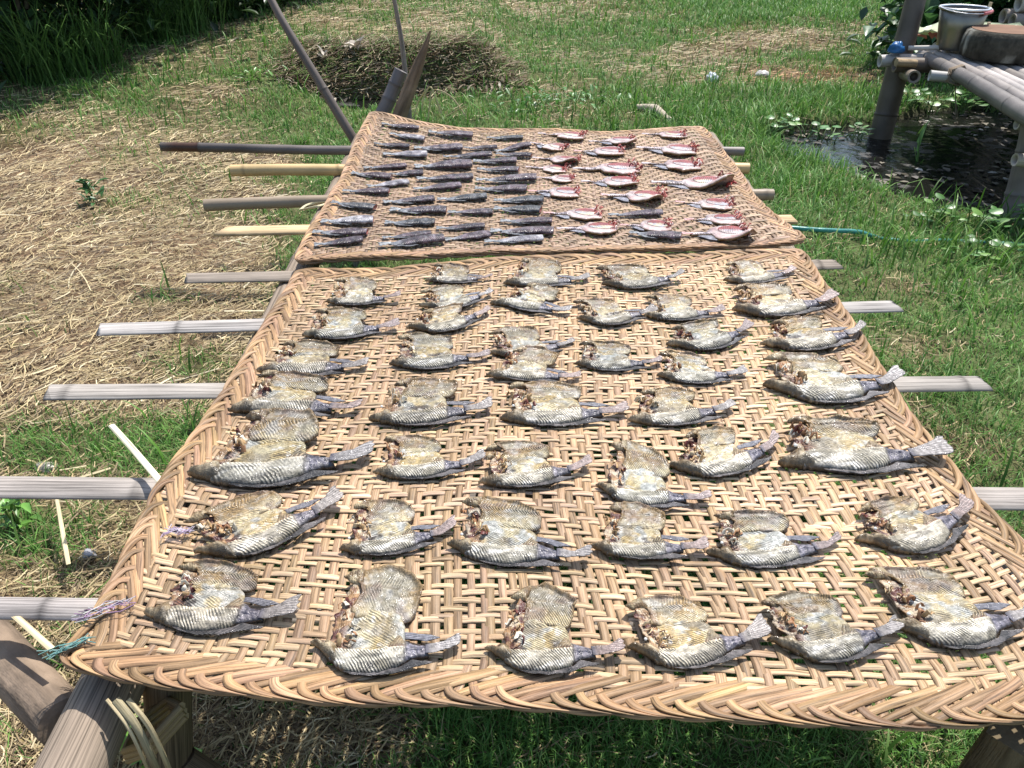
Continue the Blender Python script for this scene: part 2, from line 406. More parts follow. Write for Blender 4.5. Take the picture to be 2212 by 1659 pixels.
def leafcards(mb, P, size, az, pitch, col, elong=2.2, fold=.25):
    """folded pointed leaves: 6 verts, 4 faces"""
    n = len(P)
    d = np.stack([np.cos(az) * np.cos(pitch), np.sin(az) * np.cos(pitch), np.sin(pitch)], 1)
    s = np.stack([-np.sin(az), np.cos(az), 0 * az], 1)
    up = np.cross(d, s)
    L = size[:, None]; W = L / elong
    a = P; b = P + d * L * .45; c = P + d * L - up * L * .12
    l = P + d * L * .4 - s * W * .5 + up * W * fold; rr = P + d * L * .4 + s * W * .5 + up * W * fold
    l2 = P + d * L * .75 - s * W * .33 + up * W * fold * .6; r2 = P + d * L * .75 + s * W * .33 + up * W * fold * .6
    Vv = np.stack([a, b, c, l, rr, l2, r2], 1).reshape(-1, 3); k = np.arange(n) * 7
    t = np.concatenate([np.stack([k, k + 1, k + 3], 1), np.stack([k, k + 4, k + 1], 1), np.stack([k + 1, k + 2, k + 5], 1), np.stack([k + 1, k + 6, k + 2], 1)])
    t2 = np.concatenate([np.stack([k + 1, k + 5, k + 3], 1), np.stack([k + 1, k + 4, k + 6], 1)])
    mb.add(Vv, [t, t2], np.repeat(col, 7, 0))
# dead leaves and roots on the cut bank
mb = MB(); n = 2600
x = rng.uniform(-1.75, .0, n); y = 6.08 + rng.random(n) ** 1.4 * .72 - (vn(x * 1.7, x * 0 + 3, 5) - .5) * .35
P = np.stack([x, y, H(x, y) + rng.uniform(0, .03, n)], 1)
leafcards(mb, P, rng.uniform(.02, .085, n), rng.uniform(0, 6.28, n), rng.uniform(-1.2, .9, n), mixcol(n, [(.20, .15, .10), (.28, .22, .15), (.40, .33, .24), (.09, .07, .05), (.55, .48, .38)], [4, 4, 2.5, 3, .6]), 3.2)
n = 9000; x = rng.uniform(-1.8, .1, n); y = 6.1 + rng.random(n) * .75
strips(mb, np.stack([x, y, H(x, y) + rng.uniform(0, .05, n)], 1), rng.uniform(.05, .16, n), rng.uniform(.003, .006, n), rng.uniform(0, 6.28, n), rng.uniform(-.35, .35, n), mixcol(n, [(.36, .29, .19), (.22, .16, .10), (.50, .42, .28), (.12, .09, .06), (.14, .20, .06)], [2, 3, 1.2, 3, 2.5]), rng.normal(0, .9, n))
o = mb.build('leaf_litter', M['litter']); tag(o, 'brown dead leaves and roots hanging on the cut bank', 'leaf litter', kind='stuff')
mb = MB(); n = 1500
x = rng.uniform(-1.9, .1, n); y = 6.15 + rng.random(n) * .6
blades(mb, np.stack([x, y, H(x, y)], 1), rng.uniform(.04, .14, n), rng.uniform(.004, .008, n), rng.uniform(.3, 1.2, n), rng.uniform(0, 6.28, n), mixcol(n, [(.08, .17, .04), (.3, .25, .15), (.12, .22, .06)], [3, 2, 3]))
o = mb.build('bank_weeds', M['grass']); tag(o, 'thin weeds and dry stems growing on the cut bank', 'weeds', kind='stuff')
# scum and fallen bits floating on the ditch water
mb = MB(); n = 1500
x = rng.uniform(DITCH[:, 0].min(), DITCH[:, 0].max(), n); y = rng.uniform(DITCH[:, 1].min(), DITCH[:, 1].max(), n)
k = (sdist(DITCH, x, y) < 0) & (fbm(x * 3, y * 3, 12) > .47); x, y = x[k], y[k]; n = len(x)
leafcards(mb, np.stack([x, y, np.full(n, WZ + .006)], 1), rng.uniform(.015, .07, n), rng.uniform(0, 6.28, n), rng.uniform(-.04, .12, n), mixcol(n, [(.12, .11, .1), (.2, .18, .14), (.07, .06, .04), (.45, .44, .4)], [4, 3, 3, .7]), 1.6, .05)
o = mb.build('floating_debris', M['litter']); tag(o, 'grey scum and bits floating on the dark ditch water', 'debris', kind='stuff')

# ------------------------------------------------------------------ mats
def smooth_curve(pts, n=64, it=2):
    P = np.array(pts, float)
    d = np.concatenate([[0], np.cumsum(np.linalg.norm(np.diff(P, axis=0), axis=1))]); d /= d[-1]
    t = np.linspace(0, 1, n)
    Q = np.stack([np.interp(t, d, P[:, k]) for k in range(3)], 1)
    for _ in range(it): Q[1:-1] = (Q[:-2] + 2 * Q[1:-1] + Q[2:]) / 4
    return Q
class Mat:
    def __init__(s, front, back, left, right, W, Hh, und, seed):
        s.c = [smooth_curve(q) for q in (front, back, left, right)]
        s.W, s.H, s.und, s.seed = W, Hh, und, seed
    def base(s, u, v):
        u = np.asarray(u, float); v = np.asarray(v, float); uc = np.clip(u, 0, 1); vc = np.clip(v, 0, 1)
        t = np.linspace(0, 1, 64)
        E = lambda q, a: np.stack([np.interp(a, t, q[:, k]) for k in range(3)], -1)
        Fr, Ba, Le, Ri = s.c
        U = uc[..., None]; Vv = vc[..., None]
        P = (1 - Vv) * E(Fr, uc) + Vv * E(Ba, uc) + (1 - U) * E(Le, vc) + U * E(Ri, vc) \
            - ((1 - U) * (1 - Vv) * Fr[0] + U * (1 - Vv) * Fr[-1] + (1 - U) * Vv * Ba[0] + U * Vv * Ba[-1])
        P[..., 2] += s.und * (fbm(P[..., 0] * 5, P[..., 1] * 5, s.seed) - .5)
        return P
    def frame(s, u, v):
        e = 1e-3
        P = s.base(u, v)
        du = s.base(np.clip(u + e, 0, 1), v) - s.base(np.clip(u - e, 0, 1), v)
        dv = s.base(u, np.clip(v + e, 0, 1)) - s.base(u, np.clip(v - e, 0, 1))
        du /= np.linalg.norm(du, axis=-1, keepdims=True) + 1e-9; dv /= np.linalg.norm(dv, axis=-1, keepdims=True) + 1e-9
        n = np.cross(du, dv); n /= np.linalg.norm(n, axis=-1, keepdims=True) + 1e-9
        return P, du, dv, n
def ribbon(mb, P, S, N, wid, th, col, st0=0):
    """ribbon of rectangular section along P (n,3); S side vectors, N normals"""
    n = len(P); wv = (np.ones(n) * wid)[:, None] * .5
    crown = th * .12
    v = np.stack([P - S * wv + N * th * .38, P + N * (th * .5), P + S * wv + N * th * .38, P + S * wv * .98 - N * th * .6, P - S * wv * .98 - N * th * .6], 1).reshape(-1, 3)
    d = np.concatenate([[0], np.cumsum(np.linalg.norm(np.diff(P, axis=0), axis=1))]) + st0
    w_ = np.ones(n) * wid
    st = np.stack([np.stack([d, w_ * k], 1) for k in (0, .5, 1, 1, 0)], 1).reshape(-1, 2)
    st[:, 1] += st0 * 3.7
    b = np.arange(n - 1) * 5
    q = np.concatenate([np.stack([b + k, b + (k + 1) % 5, b + 5 + (k + 1) % 5, b + 5 + k], 1) for k in range(5)])
    if np.ndim(col) == 2: col = np.repeat(col, 5, 0)
    mb.add(v, q, col, st)
def build_mat(mt, nu, nv, wu, wv, name, label, cu, cv, zones, amp, th, cb):
    """nu warps (running away from viewer), nv wefts (running left-right)"""
    W, Hh = mt.W, mt.H; rc = .026; ins = .012
    rs = np.random.default_rng(mt.seed)
    def lim(x, Wd, Hd):
        e = min(x, Wd - x)
        return ins + (rc - math.sqrt(max(rc * rc - (rc - e) ** 2, 0)) if e < rc else 0)
    i2 = .034; ui = (np.arange(nu) + .5) / nu * (1 - 2 * i2 / W) + i2 / W + rs.normal(0, .13, nu) / nu
    vi = (np.arange(nv) + .5) / nv * (1 - 2 * i2 / Hh) + i2 / Hh + rs.normal(0, .13, nv) / nv
    pair = np.where(np.arange(nu) % 2 == 0, .10, -.10) / nu; ui = ui + pair
    iz = zones
    def over(i, j):
        k = i + 1000
        # chevron twill: direction flips in bands
        d = np.where(((i // iz) % 2) == 0, j, -j + 2 * (i // iz))
        return ((k + d) % 4) < 2
    mb = MB()
    tS = .5
    for i in range(nu):
        m_ = lim(ui[i] * W, W, Hh) / Hh
        js = np.arange(nv); ok = (vi > m_) & (vi < 1 - m_); js = js[ok]
        vj = vi[js]; hj = np.where(over(i, js), 1., -1.)
        vv = np.concatenate([[m_], np.stack([vj, np.append((vj[:-1] + vj[1:]) / 2, 1 - m_)], 1).ravel()])
        hh = np.concatenate([[0], np.stack([hj, np.append((hj[:-1] + hj[1:]) / 2, 0)], 1).ravel()])
        uu = ui[i] + (vn(vv * 7 + i * 9.1, vv * 0 + i, 31) - .5) * .45 / nu * 1.0 + (vn(vv * 2.2, vv * 0 + i * .12, 32) - .5) * .9 / nu
        P, du, dv, N = mt.frame(uu, vv)
        P = P + N * (hh * amp)[:, None]
        wd = wu * W / nu * rs.uniform(.82, 1.2)
        c = np.array(cu) * rs.uniform(.78, 1.16) * np.array([1, rs.uniform(.97, 1.03), rs.uniform(.88, 1.02)])
        shade = (.82 + .30 * vn(vv * 23 + i * 3.3, vv * 0 + i, 8)) * (.80 + .40 * fbm(uu * 4, vv * 4, 88)) * (.93 + .14 * uu)
        ribbon(mb, P, du, N, wd, th, c[None] * shade[:, None], i * .37)
    for j in range(nv):
        m_ = lim(vi[j] * Hh, Hh, W) / W
        is_ = np.arange(nu); ok = (ui > m_) & (ui < 1 - m_); is_ = is_[ok]
        uj = ui[is_]; hj = np.where(over(is_, j), -1., 1.)
        o_ = np.argsort(uj); uj = uj[o_]; hj = hj[o_]
        uu = np.concatenate([[m_], np.stack([uj, np.append((uj[:-1] + uj[1:]) / 2, 1 - m_)], 1).ravel()])
        hh = np.concatenate([[0], np.stack([hj, np.append((hj[:-1] + hj[1:]) / 2, 0)], 1).ravel()])
        vv = vi[j] + (vn(uu * 7 + j * 5.1, uu * 0 + j, 41) - .5) * .4 / nv + (vn(uu * 2.5, uu * 0 + j * .12, 42) - .5) * .9 / nv
        P, du, dv, N = mt.frame(uu, vv)
        P = P + N * (hh * amp)[:, None]
        wd = wv * Hh / nv * rs.uniform(.85, 1.15)
        c = np.array(cv) * rs.uniform(.82, 1.12) * np.array([1, rs.uniform(.96, 1.03), rs.uniform(.9, 1.05)])
        shade = (.82 + .30 * vn(uu * 23 + j * 3.3, uu * 0 + j, 9)) * (.80 + .40 * fbm(uu * 4, vv * 4, 88)) * (.93 + .14 * uu)
        ribbon(mb, P, -dv, N, wd, th, c[None] * shade[:, None], j * .53)
    root = empty(name, (0, 0, 0)); ctr = mt.base(np.array([.5]), np.array([.5]))[0]
    root.location = ctr
    tag(root, label, 'woven mat', 'woven bamboo drying mats')
    mb.build('weave', M['weave'], root, loc=ctr, smooth=False)
    # braided rim
    per_segs = []
    r = rc
    def loop(s):
        a, b = W - 2 * r, Hh - 2 * r; q = math.pi * r / 2
        tot = 2 * (a + b) + 4 * q; s = np.mod(s, tot)
        x = np.zeros_like(s); y = np.zeros_like(s); nxx = np.zeros_like(s); nyy = np.zeros_like(s)
        st_ = 0
        spec = [(a, (r, 0), (1, 0), (0, 1)), (q, (W - r, r), -90, None), (b, (W, r), (0, 1), (-1, 0)), (q, (W - r, Hh - r), 0, None),
                (a, (W - r, Hh), (-1, 0), (0, -1)), (q, (r, Hh - r), 90, None), (b, (0, Hh - r), (0, -1), (1, 0)), (q, (r, r), 180, None)]
        for ln, p, d, nn in spec:
            k = (s >= st_) & (s < st_ + ln + 1e-9); t = s[k] - st_
            if nn is not None:
                x[k] = p[0] + d[0] * t; y[k] = p[1] + d[1] * t; nxx[k] = nn[0]; nyy[k] = nn[1]
            else:
                an = R(1) * d + t / r
                x[k] = p[0] + r * np.cos(an); y[k] = p[1] + r * np.sin(an); nxx[k] = -np.cos(an); nyy[k] = -np.sin(an)
            st_ += ln
        return x, y, nxx, nyy, tot
    tot = loop(np.array([0.]))[4]
    def bp(s, inset):
        x, y, a, b, _ = loop(s)
        X = x + a * inset; Y = y + b * inset
        ex = np.clip(-np.minimum(X, 0), 0, 1) + np.clip(X - W, 0, 1)
        return mt.frame(X / W, Y / Hh)
    mb = MB(); step = cb['step']; K = int(tot / step)
    sc_ = cb['scale']
    def path(keys, n=18):
        k = np.array(keys, float); t = np.linspace(0, 1, n); tk = np.linspace(0, 1, len(k))
        Q = np.stack([np.interp(t, tk, k[:, c]) for c in range(3)], 1)
        for _ in range(3): Q[1:-1] = (Q[:-2] + 2 * Q[1:-1] + Q[2:]) / 4
        return Q * sc_
    A = path([(56, 50, -1.5), (44, 45, 1.2), (24, 37, 3.0), (-4, 27, 4.2), (-28, 15, 4.0), (-44, 7, 1.5), (-52, 4, -2)])
    B = path([(-16, 33, .5), (-13, 26, 3.0), (-9, 17, 5.6), (0, 9, 7.6), (16, 4, 8.0), (36, 1, 6.5), (56, 0, 3.0), (72, 2, -1.5), (84, 7, -5)], 22)
    for k in range(K):
        for kind, Q, wd in (('A', A, cb['wa']), ('B', B, cb['wb'])):
            if kind == 'B' and rs.random() < .06: continue
            s = k * step + Q[:, 0] / 1000 * rs.uniform(.82, 1.15) + rs.normal(0, .0035)
            inset = Q[:, 1] / 1000 * rs.uniform(.88, 1.1) + .001
            z = Q[:, 2] / 1000 * rs.uniform(.8, 1.2) * .55
            P, du, dv, N = bp(s, inset)
            P = P + N * z[:, None]
            T = np.gradient(P, axis=0); T /= np.linalg.norm(T, axis=1, keepdims=True) + 1e-9
            S = np.cross(T, N); S /= np.linalg.norm(S, axis=1, keepdims=True) + 1e-9
            # tilt the ribbon so that it rolls over the rim
            roll = np.clip((.013 * sc_ - inset) / (.013 * sc_), 0, 1)[:, None] * (.9 if kind == 'B' else .4)
            outw = S * 1.0
            Nn = np.cross(S, T)
            S2 = S * np.cos(roll) + Nn * np.sin(roll) * (1 if kind == 'A' else -1) * -1
            S2 /= np.linalg.norm(S2, axis=1, keepdims=True)
            N2 = np.cross(S2, T); N2 *= np.sign((N2 * N).sum(1, keepdims=True) + 1e-6)
            c = np.array(cb['col']) * rs.uniform(.62, 1.25) * np.array([1, rs.uniform(.94, 1.02), rs.uniform(.85, 1.05)])
            taper = np.interp(np.linspace(0, 1, len(Q)), [0, .45, .75, 1], [1, 1, .85, .6])
            sh = .85 + .3 * rs.random()
            ribbon(mb, P, S2, N2, wd * taper * rs.uniform(.85, 1.12), .0013, c[None] * sh * np.interp(np.linspace(0, 1, len(Q)), [0, .6, 1], [1.08, .95, .8])[:, None], k * .71 + (3 if kind == 'B' else 0))
    # two twisted rim cords
    n = int(tot / .006); s = np.linspace(0, tot, n, endpoint=False)
    for ph in (0, math.pi, ):
        a = s / (.055 * sc_) * 2 * math.pi / 2 + ph
        P, du, dv, N = bp(s, .006 + .003 * np.cos(a)); P = P + N * (.0030 * np.sin(a) - .003)[:, None]
        rad = .0034 * sc_
        Tt = np.gradient(P, axis=0); Tt /= np.linalg.norm(Tt, axis=1, keepdims=True)
        S = np.cross(Tt, N); ring = 5
        v = np.stack([P + S * rad * math.cos(q * 2 * math.pi / ring) + N * rad * math.sin(q * 2 * math.pi / ring) for q in range(ring)], 1).reshape(-1, 3)
        b = np.arange(n); b2 = (b + 1) % n
        q = np.concatenate([np.stack([b * ring + t, b * ring + (t + 1) % ring, b2 * ring + (t + 1) % ring, b2 * ring + t], 1) for t in range(ring)])
        st = np.repeat(np.stack([s, s * 0], 1), ring, 0); st[:, 1] = np.tile(np.arange(ring) * .003, n)
        mb.add(v, q, np.array(cb['col']) * .85, st)
    mb.build('braided_rim', M['weave'], root, loc=ctr, smooth=False)
    # bvh for placing fish
    uu, vv = np.meshgrid(np.linspace(0, 1, 60), np.linspace(0, 1, 60)); P = mt.base(uu, vv).reshape(-1, 3)
    fs = [(a * 60 + b, a * 60 + b + 1, a * 60 + b + 61, a * 60 + b + 60) for a in range(59) for b in range(59)]
    mt.bvh = BVHTree.FromPolygons([Vector(p) for p in P], fs)
    return root
def on(mt, px, py, dz=0.0):
    h = mt.bvh.ray_cast(Vector((0, 0, CAMZ)), ray(px, py).normalized())
    return (h[0] if h[0] else at(px, py, .5)) + Vector((0, 0, dz))
TZ = .5
cv = lambda pts: [tuple(at(p[0], p[1], p[2] if len(p) > 2 else TZ)) for p in pts]
near_front = cv([(108, 1425, .497), (200, 1462), (330, 1486), (550, 1508), (720, 1524), (1050, 1530), (1330, 1548), (1550, 1558), (1825, 1574), (2045, 1578), (2212, 1562), (2340, 1528), (2440, 1450)])
near_back = cv([(640, 584), (760, 588), (900, 577), (1086, 561), (1300, 555), (1493, 550), (1735, 543)])
near_left = cv([(108, 1425, .497), (185, 1370), (225, 1290), (285, 1170), (335, 1060), (375, 1000), (425, 930), (490, 830), (575, 690), (625, 615), (640, 584)])
near_right = cv([(2440, 1450), (2400, 1380), (2300, 1268), (2212, 1173), (2113, 1078), (2035, 975), (1960, 890), (1905, 800), (1860, 720), (1810, 650), (1770, 600), (1735, 543)])
nm = Mat(near_front, near_back, near_left, near_right, 1.19, 1.20, .012, 5)
far_front = cv([(635, 568, .512), (719, 562, .512), (900, 556, .512), (1069, 547, .512), (1250, 545, .512), (1493, 539, .512), (1650, 532, .512), (1745, 520, .512)])
far_back = cv([(800, 243, .575), (838, 247, .568), (870, 258, .553), (930, 270, .534), (1000, 280, .516), (1080, 281, .512), (1200, 281, .512), (1300, 288, .508), (1400, 283, .512), (1470, 276, .514), (1520, 277, .512)])
far_left = cv([(635, 568, .512), (650, 530, .512), (672, 490, .512), (700, 450, .512), (713, 420, .512), (735, 390, .512), (752, 345, .520), (765, 308, .536), (778, 280, .552), (800, 243, .575)])
far_right = cv([(1745, 520, .512), (1720, 497, .512), (1690, 478, .512), (1655, 450, .512), (1625, 415, .512), (1600, 375, .512), (1570, 335, .512), (1545, 305, .512), (1520, 277, .512)])
fm = Mat(far_front, far_back, far_left, far_right, 1.28, 1.35, .010, 6)
build_mat(nm, 84, 98, .76, .66, 'woven_mat', 'large pale tan openwork bamboo mat nearest the camera, carrying dried split fish', (.43, .285, .175), (.56, .395, .25), 9, .0010, .0008,
          dict(step=.0265, scale=1.0, wa=.0105, wb=.0100, col=(.37, .235, .13)))
build_mat(fm, 100, 104, .80, .72, 'woven_mat', 'darker brown tightly woven bamboo mat behind, far left corner turned up', (.28, .185, .125), (.42, .295, .20), 7, .0014, .0009,
          dict(step=.024, scale=.9, wa=.010, wb=.009, col=(.38, .24, .14)))

# ------------------------------------------------------------------ poles
def tube(mb, pts, rad, col, ring=12, nodes=(), node_h=.12, caps=True, hollow=False, flat=1.0, seed=0, nodecol=.7, colfn=None):
    """bamboo / stick along pts (list of Vector), radius list or number, nodes = positions in metres of the joints"""
    P0 = np.array([list(p) for p in pts], float)
    d0 = np.concatenate([[0], np.cumsum(np.linalg.norm(np.diff(P0, axis=0), axis=1))]); Ln = d0[-1]
    extra = []
    for q in nodes: extra += [q - .012, q - .004, q, q + .004, q + .012]
    ts = np.unique(np.clip(np.concatenate([np.linspace(0, Ln, max(6, int(Ln / .05))), extra]) if extra else np.linspace(0, Ln, max(6, int(Ln / .05))), 0, Ln))
    P = np.stack([np.interp(ts, d0, P0[:, k]) for k in range(3)], 1)
    rr = np.interp(ts, np.linspace(0, Ln, len(rad)), rad) if np.ndim(rad) else np.full(len(ts), float(rad))
    cm = np.ones(len(ts))
    for q in nodes:
        dd_ = np.abs(ts - q); rr = rr * (1 + node_h * np.exp(-(dd_ / .005) ** 2)); cm *= 1 - (1 - nodecol) * np.exp(-(dd_ / .006) ** 2)
    T = np.gradient(P, axis=0); T /= np.linalg.norm(T, axis=1, keepdims=True)
    ref = np.array([0, 0, 1.]) if abs(T[0][2]) < .9 else np.array([0, 1., 0])
    S = np.cross(T, ref); S /= np.linalg.norm(S, axis=1, keepdims=True); N = np.cross(S, T)
    wob = 1 + .05 * (vn(np.arange(len(ts)) * .8, np.zeros(len(ts)) + seed, 3) - .5)
    an = np.arange(ring) * 2 * math.pi / ring
    v = P[:, None] + (S[:, None] * np.cos(an)[None, :, None] + N[:, None] * np.sin(an)[None, :, None] * flat) * (rr * wob)[:, None, None]
    n = len(ts); st = np.stack([np.repeat(ts + seed * 1.3, ring), np.tile(an / (2 * math.pi) * .25, n)], 1)
    c = np.array(col)[None] * np.repeat(cm, ring)[:, None]
    if colfn is not None: c = c * np.repeat(colfn(ts), ring, 0)
    b = (np.arange(n - 1) * ring)[:, None]; k = np.arange(ring)[None]
    q = np.stack([b + k, b + (k + 1) % ring, b + ring + (k + 1) % ring, b + ring + k], -1).reshape(-1, 4)
    mb.add(v.reshape(-1, 3), q, c, st)
    for e, sgn in ((0, -1), (n - 1, 1)):
        if not caps: break
        rim = v[e]; ctr = P[e]
        inner = ctr + (rim - ctr) * .68
        if hollow:
            deep = inner - sgn * T[e] * .05
            vv = np.concatenate([rim, inner, deep, [ctr - sgn * T[e] * .05]])
            f = [[j, (j + 1) % ring, ring + (j + 1) % ring, ring + j] for j in range(ring)] + [[ring + j, ring + (j + 1) % ring, 2 * ring + (j + 1) % ring, 2 * ring + j] for j in range(ring)]
            t = [[2 * ring + j, 2 * ring + (j + 1) % ring, 3 * ring] for j in range(ring)]
            cc = np.concatenate([np.tile(np.array(col) * 1.05, (2 * ring, 1)), np.tile(np.array(col) * .35, (ring + 1, 1))])
            mb.add(vv, [np.array(f), np.array(t)], cc)
        else:
            vv = np.concatenate([rim, [ctr + sgn * T[e] * rr[e] * .08]])
            mb.add(vv, np.array([[j, (j + 1) % ring, ring] for j in range(ring)]), np.array(col) * 1.12)
def slat(mb, a, b, wid, hgt, col, cut=.02, seed=0):
    """half-round split bamboo, convex side up, from a to b"""
    a = np.array(a); b = np.array(b); L = np.linalg.norm(b - a); T = (b - a) / L
    S = np.cross(T, [0, 0, 1.]); S /= np.linalg.norm(S); N = np.cross(S, T)
    n = int(L / .009); ts = np.linspace(0, 1, n)
    arc = [(-.5, -.02), (-.47, .3), (-.34, .68), (-.15, .93), (.05, 1.0), (.22, .86), (.38, .6), (.48, .25), (.5, -.02), (.40, -.05), (.2, .35), (-.05, .5), (-.28, .33), (-.42, -.05)]
    m = len(arc); V_ = []; ST = []; CC = []
    for k, t in enumerate(ts):
        wv_ = wid * (1 + .06 * (float(vn(t * 9, seed, 1)) - .5)); h = hgt * (1 + .1 * (float(vn(t * 5, seed + 3, 1)) - .5))
        node = math.exp(-(((t * L + seed * .17) % .42 - .2) / .006) ** 2)
        e = 0
        for (s, z) in arc:
            off = 0
            if k == 0: off = cut * (1 - 2 * abs(s)) * -.2 + cut * (s + .5)
            if k == n - 1: off = -cut * (.5 - s)
            V_.append(a + T * (t * L + off) + S * s * wv_ + N * z * h * (1 + .25 * node)); ST.append((t * L + seed, s * wid)); CC.append(np.array(col) * (1 - .5 * node) * (.72 if k in (0, n - 1) else 1))
    bq = (np.arange(n - 1) * m)[:, None]; kk = np.arange(m)[None]
    q = np.stack([bq + kk, bq + m + kk, bq + m + (kk + 1) % m, bq + (kk + 1) % m], -1).reshape(-1, 4)
    mb.add(np.array(V_), q, np.array(CC), np.array(ST))
    for base in (0, (n - 1) * m):
        idx = [base + i for i in range(m)]
        tri = [[idx[i], idx[i + 1], idx[m - 2 - i]] for i in range(0, m // 2 - 1)] + [[idx[i + 1], idx[m - 3 - i], idx[m - 2 - i]] for i in range(0, m // 2 - 2)]
        # quad fan between outer and inner arcs
        outer = idx[:9]; inner = [idx[0]] + idx[:8:-1][0:5] + [idx[8]]
        vs = [V_[i] for i in idx]
        mb.add(np.array(vs), np.array([[0, 1, 13], [1, 2, 12], [1, 12, 13], [2, 3, 12], [3, 4, 11], [3, 11, 12], [4, 5, 11], [5, 6, 10], [5, 10, 11], [6, 7, 10], [7, 8, 9], [7, 9, 10]]), np.array(col) * .6)
grey = (.37, .365, .37)
poles = [ # kind, left px, right px, width px at middle, colour, label
    ('slat', (-240, 1288), (2640, 1330), 50, (.36, .36, .38), 'wide grey split bamboo crossbar nearest the camera, under the mat front'),
    ('slat', (-160, 1030), (2500, 1060), 52, (.35, .345, .35), 'grey split bamboo crossbar second from the camera, running off both sides'),
    ('slat', (90, 829), (2137, 810), 38, (.37, .37, .37), 'grey split bamboo crossbar with a dark joint at its right end'),
    ('slat', (203, 695), (1945, 645), 30, (.42, .43, .45), 'pale silvery split bamboo crossbar below the front row of straw'),
    ('slat', (393, 586), (1817, 556), 25, (.30, .28, .26), 'brownish grey split bamboo crossbar under the gap between the two mats'),
    ('plank', (476, 497), (1716, 471), 19, (.62, .45, .26), 'fresh pale flat bamboo lath crossbar under the far mat'),
    ('round', (440, 430), (1671, 411), 25, (.30, .235, .165), 'round crossbar of mottled brown bamboo with a split left end'),
    ('round', (498, 359), (1619, 351), 24, (.58, .41, .20), 'yellow speckled round bamboo crossbar with a dark ring'),
    ('round', (347, 311), (1608, 314), 19, (.17, .145, .13), 'long dark grey round pole, farthest crossbar, blackened at its left end')]
for i, (kd, a, b, wp, col, lab) in enumerate(poles):
    zt = TZ - .012
    A = at(a[0], a[1], zt); B = at(b[0], b[1], zt)
    dep = (B.y + A.y) / 2 * cp + (CAMZ - zt) * sp_
    W_ = wp / F * dep
    sang = math.sin(math.atan2(CAMZ - zt, A.y))
    mb = MB()
    if kd == 'slat':
        wid = W_ / (sang * .9 + .15); slat(mb, A - Vector((0, 0, .02)), B - Vector((0, 0, .02)), wid, .010, np.array(col) * np.array([.95, .86, .76]), .025, i * 1.7); m = M['wood']
    elif kd == 'plank':
        wid = W_ / (sang + .08)
        T = (B - A).normalized(); S = Vector((-T.y, T.x, 0)); vs = []; st = []
        N_ = 50
        for k in range(N_):
            p = A.lerp(B, k / (N_ - 1)); ww = wid * .5
            e = -.012 if k == 0 else 0
            for s, z in ((-1, 0), (1, 0), (1, -.008), (-1, -.008)):
                q = p + S * s * ww + Vector((0, 0, z)) + T * (e * -s if k == 0 else 0); vs.append(list(q)); st.append((k * .04, s * ww))
        f = [[k * 4 + j, k * 4 + 4 + j, k * 4 + 4 + (j + 1) % 4, k * 4 + (j + 1) % 4] for k in range(N_ - 1) for j in range(4)] + [[0, 1, 2, 3], [N_ * 4 - 1, N_ * 4 - 2, N_ * 4 - 3, N_ * 4 - 4]]
        mb.add(np.array(vs), np.array(f), col, np.array(st)); m = M['wood']
    else:
        rad = W_ / 2; Ln = (B - A).length
        A2 = A - Vector((0, 0, rad)); B2 = B - Vector((0, 0, rad))
        mid = [A2.lerp(B2, t) + Vector((0, 0, .006 * math.sin(t * 9 + i))) for t in np.linspace(0, 1, 12)]
        nd = {6: [.55, 1.1, 1.7], 7: [.045, .36, .72, 1.1, 1.5, 1.9], 8: [.14, .75, 1.5]}[i]
        cf = None
        if i == 8: cf = lambda t: np.where((t < .14)[:, None], np.array([[.75, .42, .30]]), 1.0) * np.where((t < .03)[:, None], np.array([[1.2, 2.2, 3.0]]), 1.0) * (.55 + .75 * sstep(.1, .9, t))[:, None]
        tube(mb, mid, [rad * 1.04, rad, rad * .97], col, 14, nd, .09, True, True, colfn=cf, seed=i); m = M['bamboo']
    c = (A + B) / 2
    o = mb.build('split_bamboo_crossbar' if kd == 'slat' else ('bamboo_lath' if kd == 'plank' else 'bamboo_crossbar'), m, loc=(c.x, c.y, TZ - .04))
    tag(o, lab, 'bamboo pole', 'bamboo crossbars laid under the mats')

# rack frame: rails under the crossbars and their legs
rack = empty('bamboo_rack', (0, 1.7, 0)); tag(rack, 'bamboo rack frame of rails and posts carrying the crossbars and mats', 'rack')
def part(parent, name, mat, fn):
    mb = MB(); fn(mb); return mb.build(name, mat, parent, loc=tuple(parent.location))
zr = TZ - .075
fl = at(236, 1492, zr); bl_ = at(700, 480, zr)
dirv = (bl_ - fl).normalized()
s0 = fl - dirv * .20
part(rack, 'rail', M['wood'], lambda mb: tube(mb, [s0, fl, bl_ + dirv * .95], [.039, .037, .03], (.27, .215, .165), 18, [.62, 1.05, 1.5, 2.0], .07, hollow=True, seed=3))
fr = at(2300, 1500, zr); brr = at(1640, 470, zr); d2 = (brr - fr).normalized()
part(rack, 'rail', M['wood'], lambda mb: tube(mb, [fr - d2 * .05, fr, brr + d2 * .9], [.037, .036, .03], (.27, .22, .17), 16, [.5, 1.0, 1.5, 2.0], .07, hollow=True, seed=4))
def leg(p0, top, r, col, mat='wood'):
    part(rack, 'leg', M[mat], lambda mb: tube(mb, [p0, (Vector(p0) + Vector(top)) / 2, top], [r * 1.05, r, r * .95], col, 14, [.22], .07, seed=random.random() * 9))
t1 = fl + dirv * .10
tp_ = at(345, 1500, zr - .02); leg((tp_.x - .10, tp_.y + .04, -.03), (tp_.x + .01, tp_.y + .03, zr + .035), .030, (.13, .10, .065))
leg((tp_.x + .16, tp_.y + .02, -.03), (tp_.x - .02, tp_.y + .03, .22), .018, (.12, .09, .06))
t2 = at(2190, 1585, zr - .03)
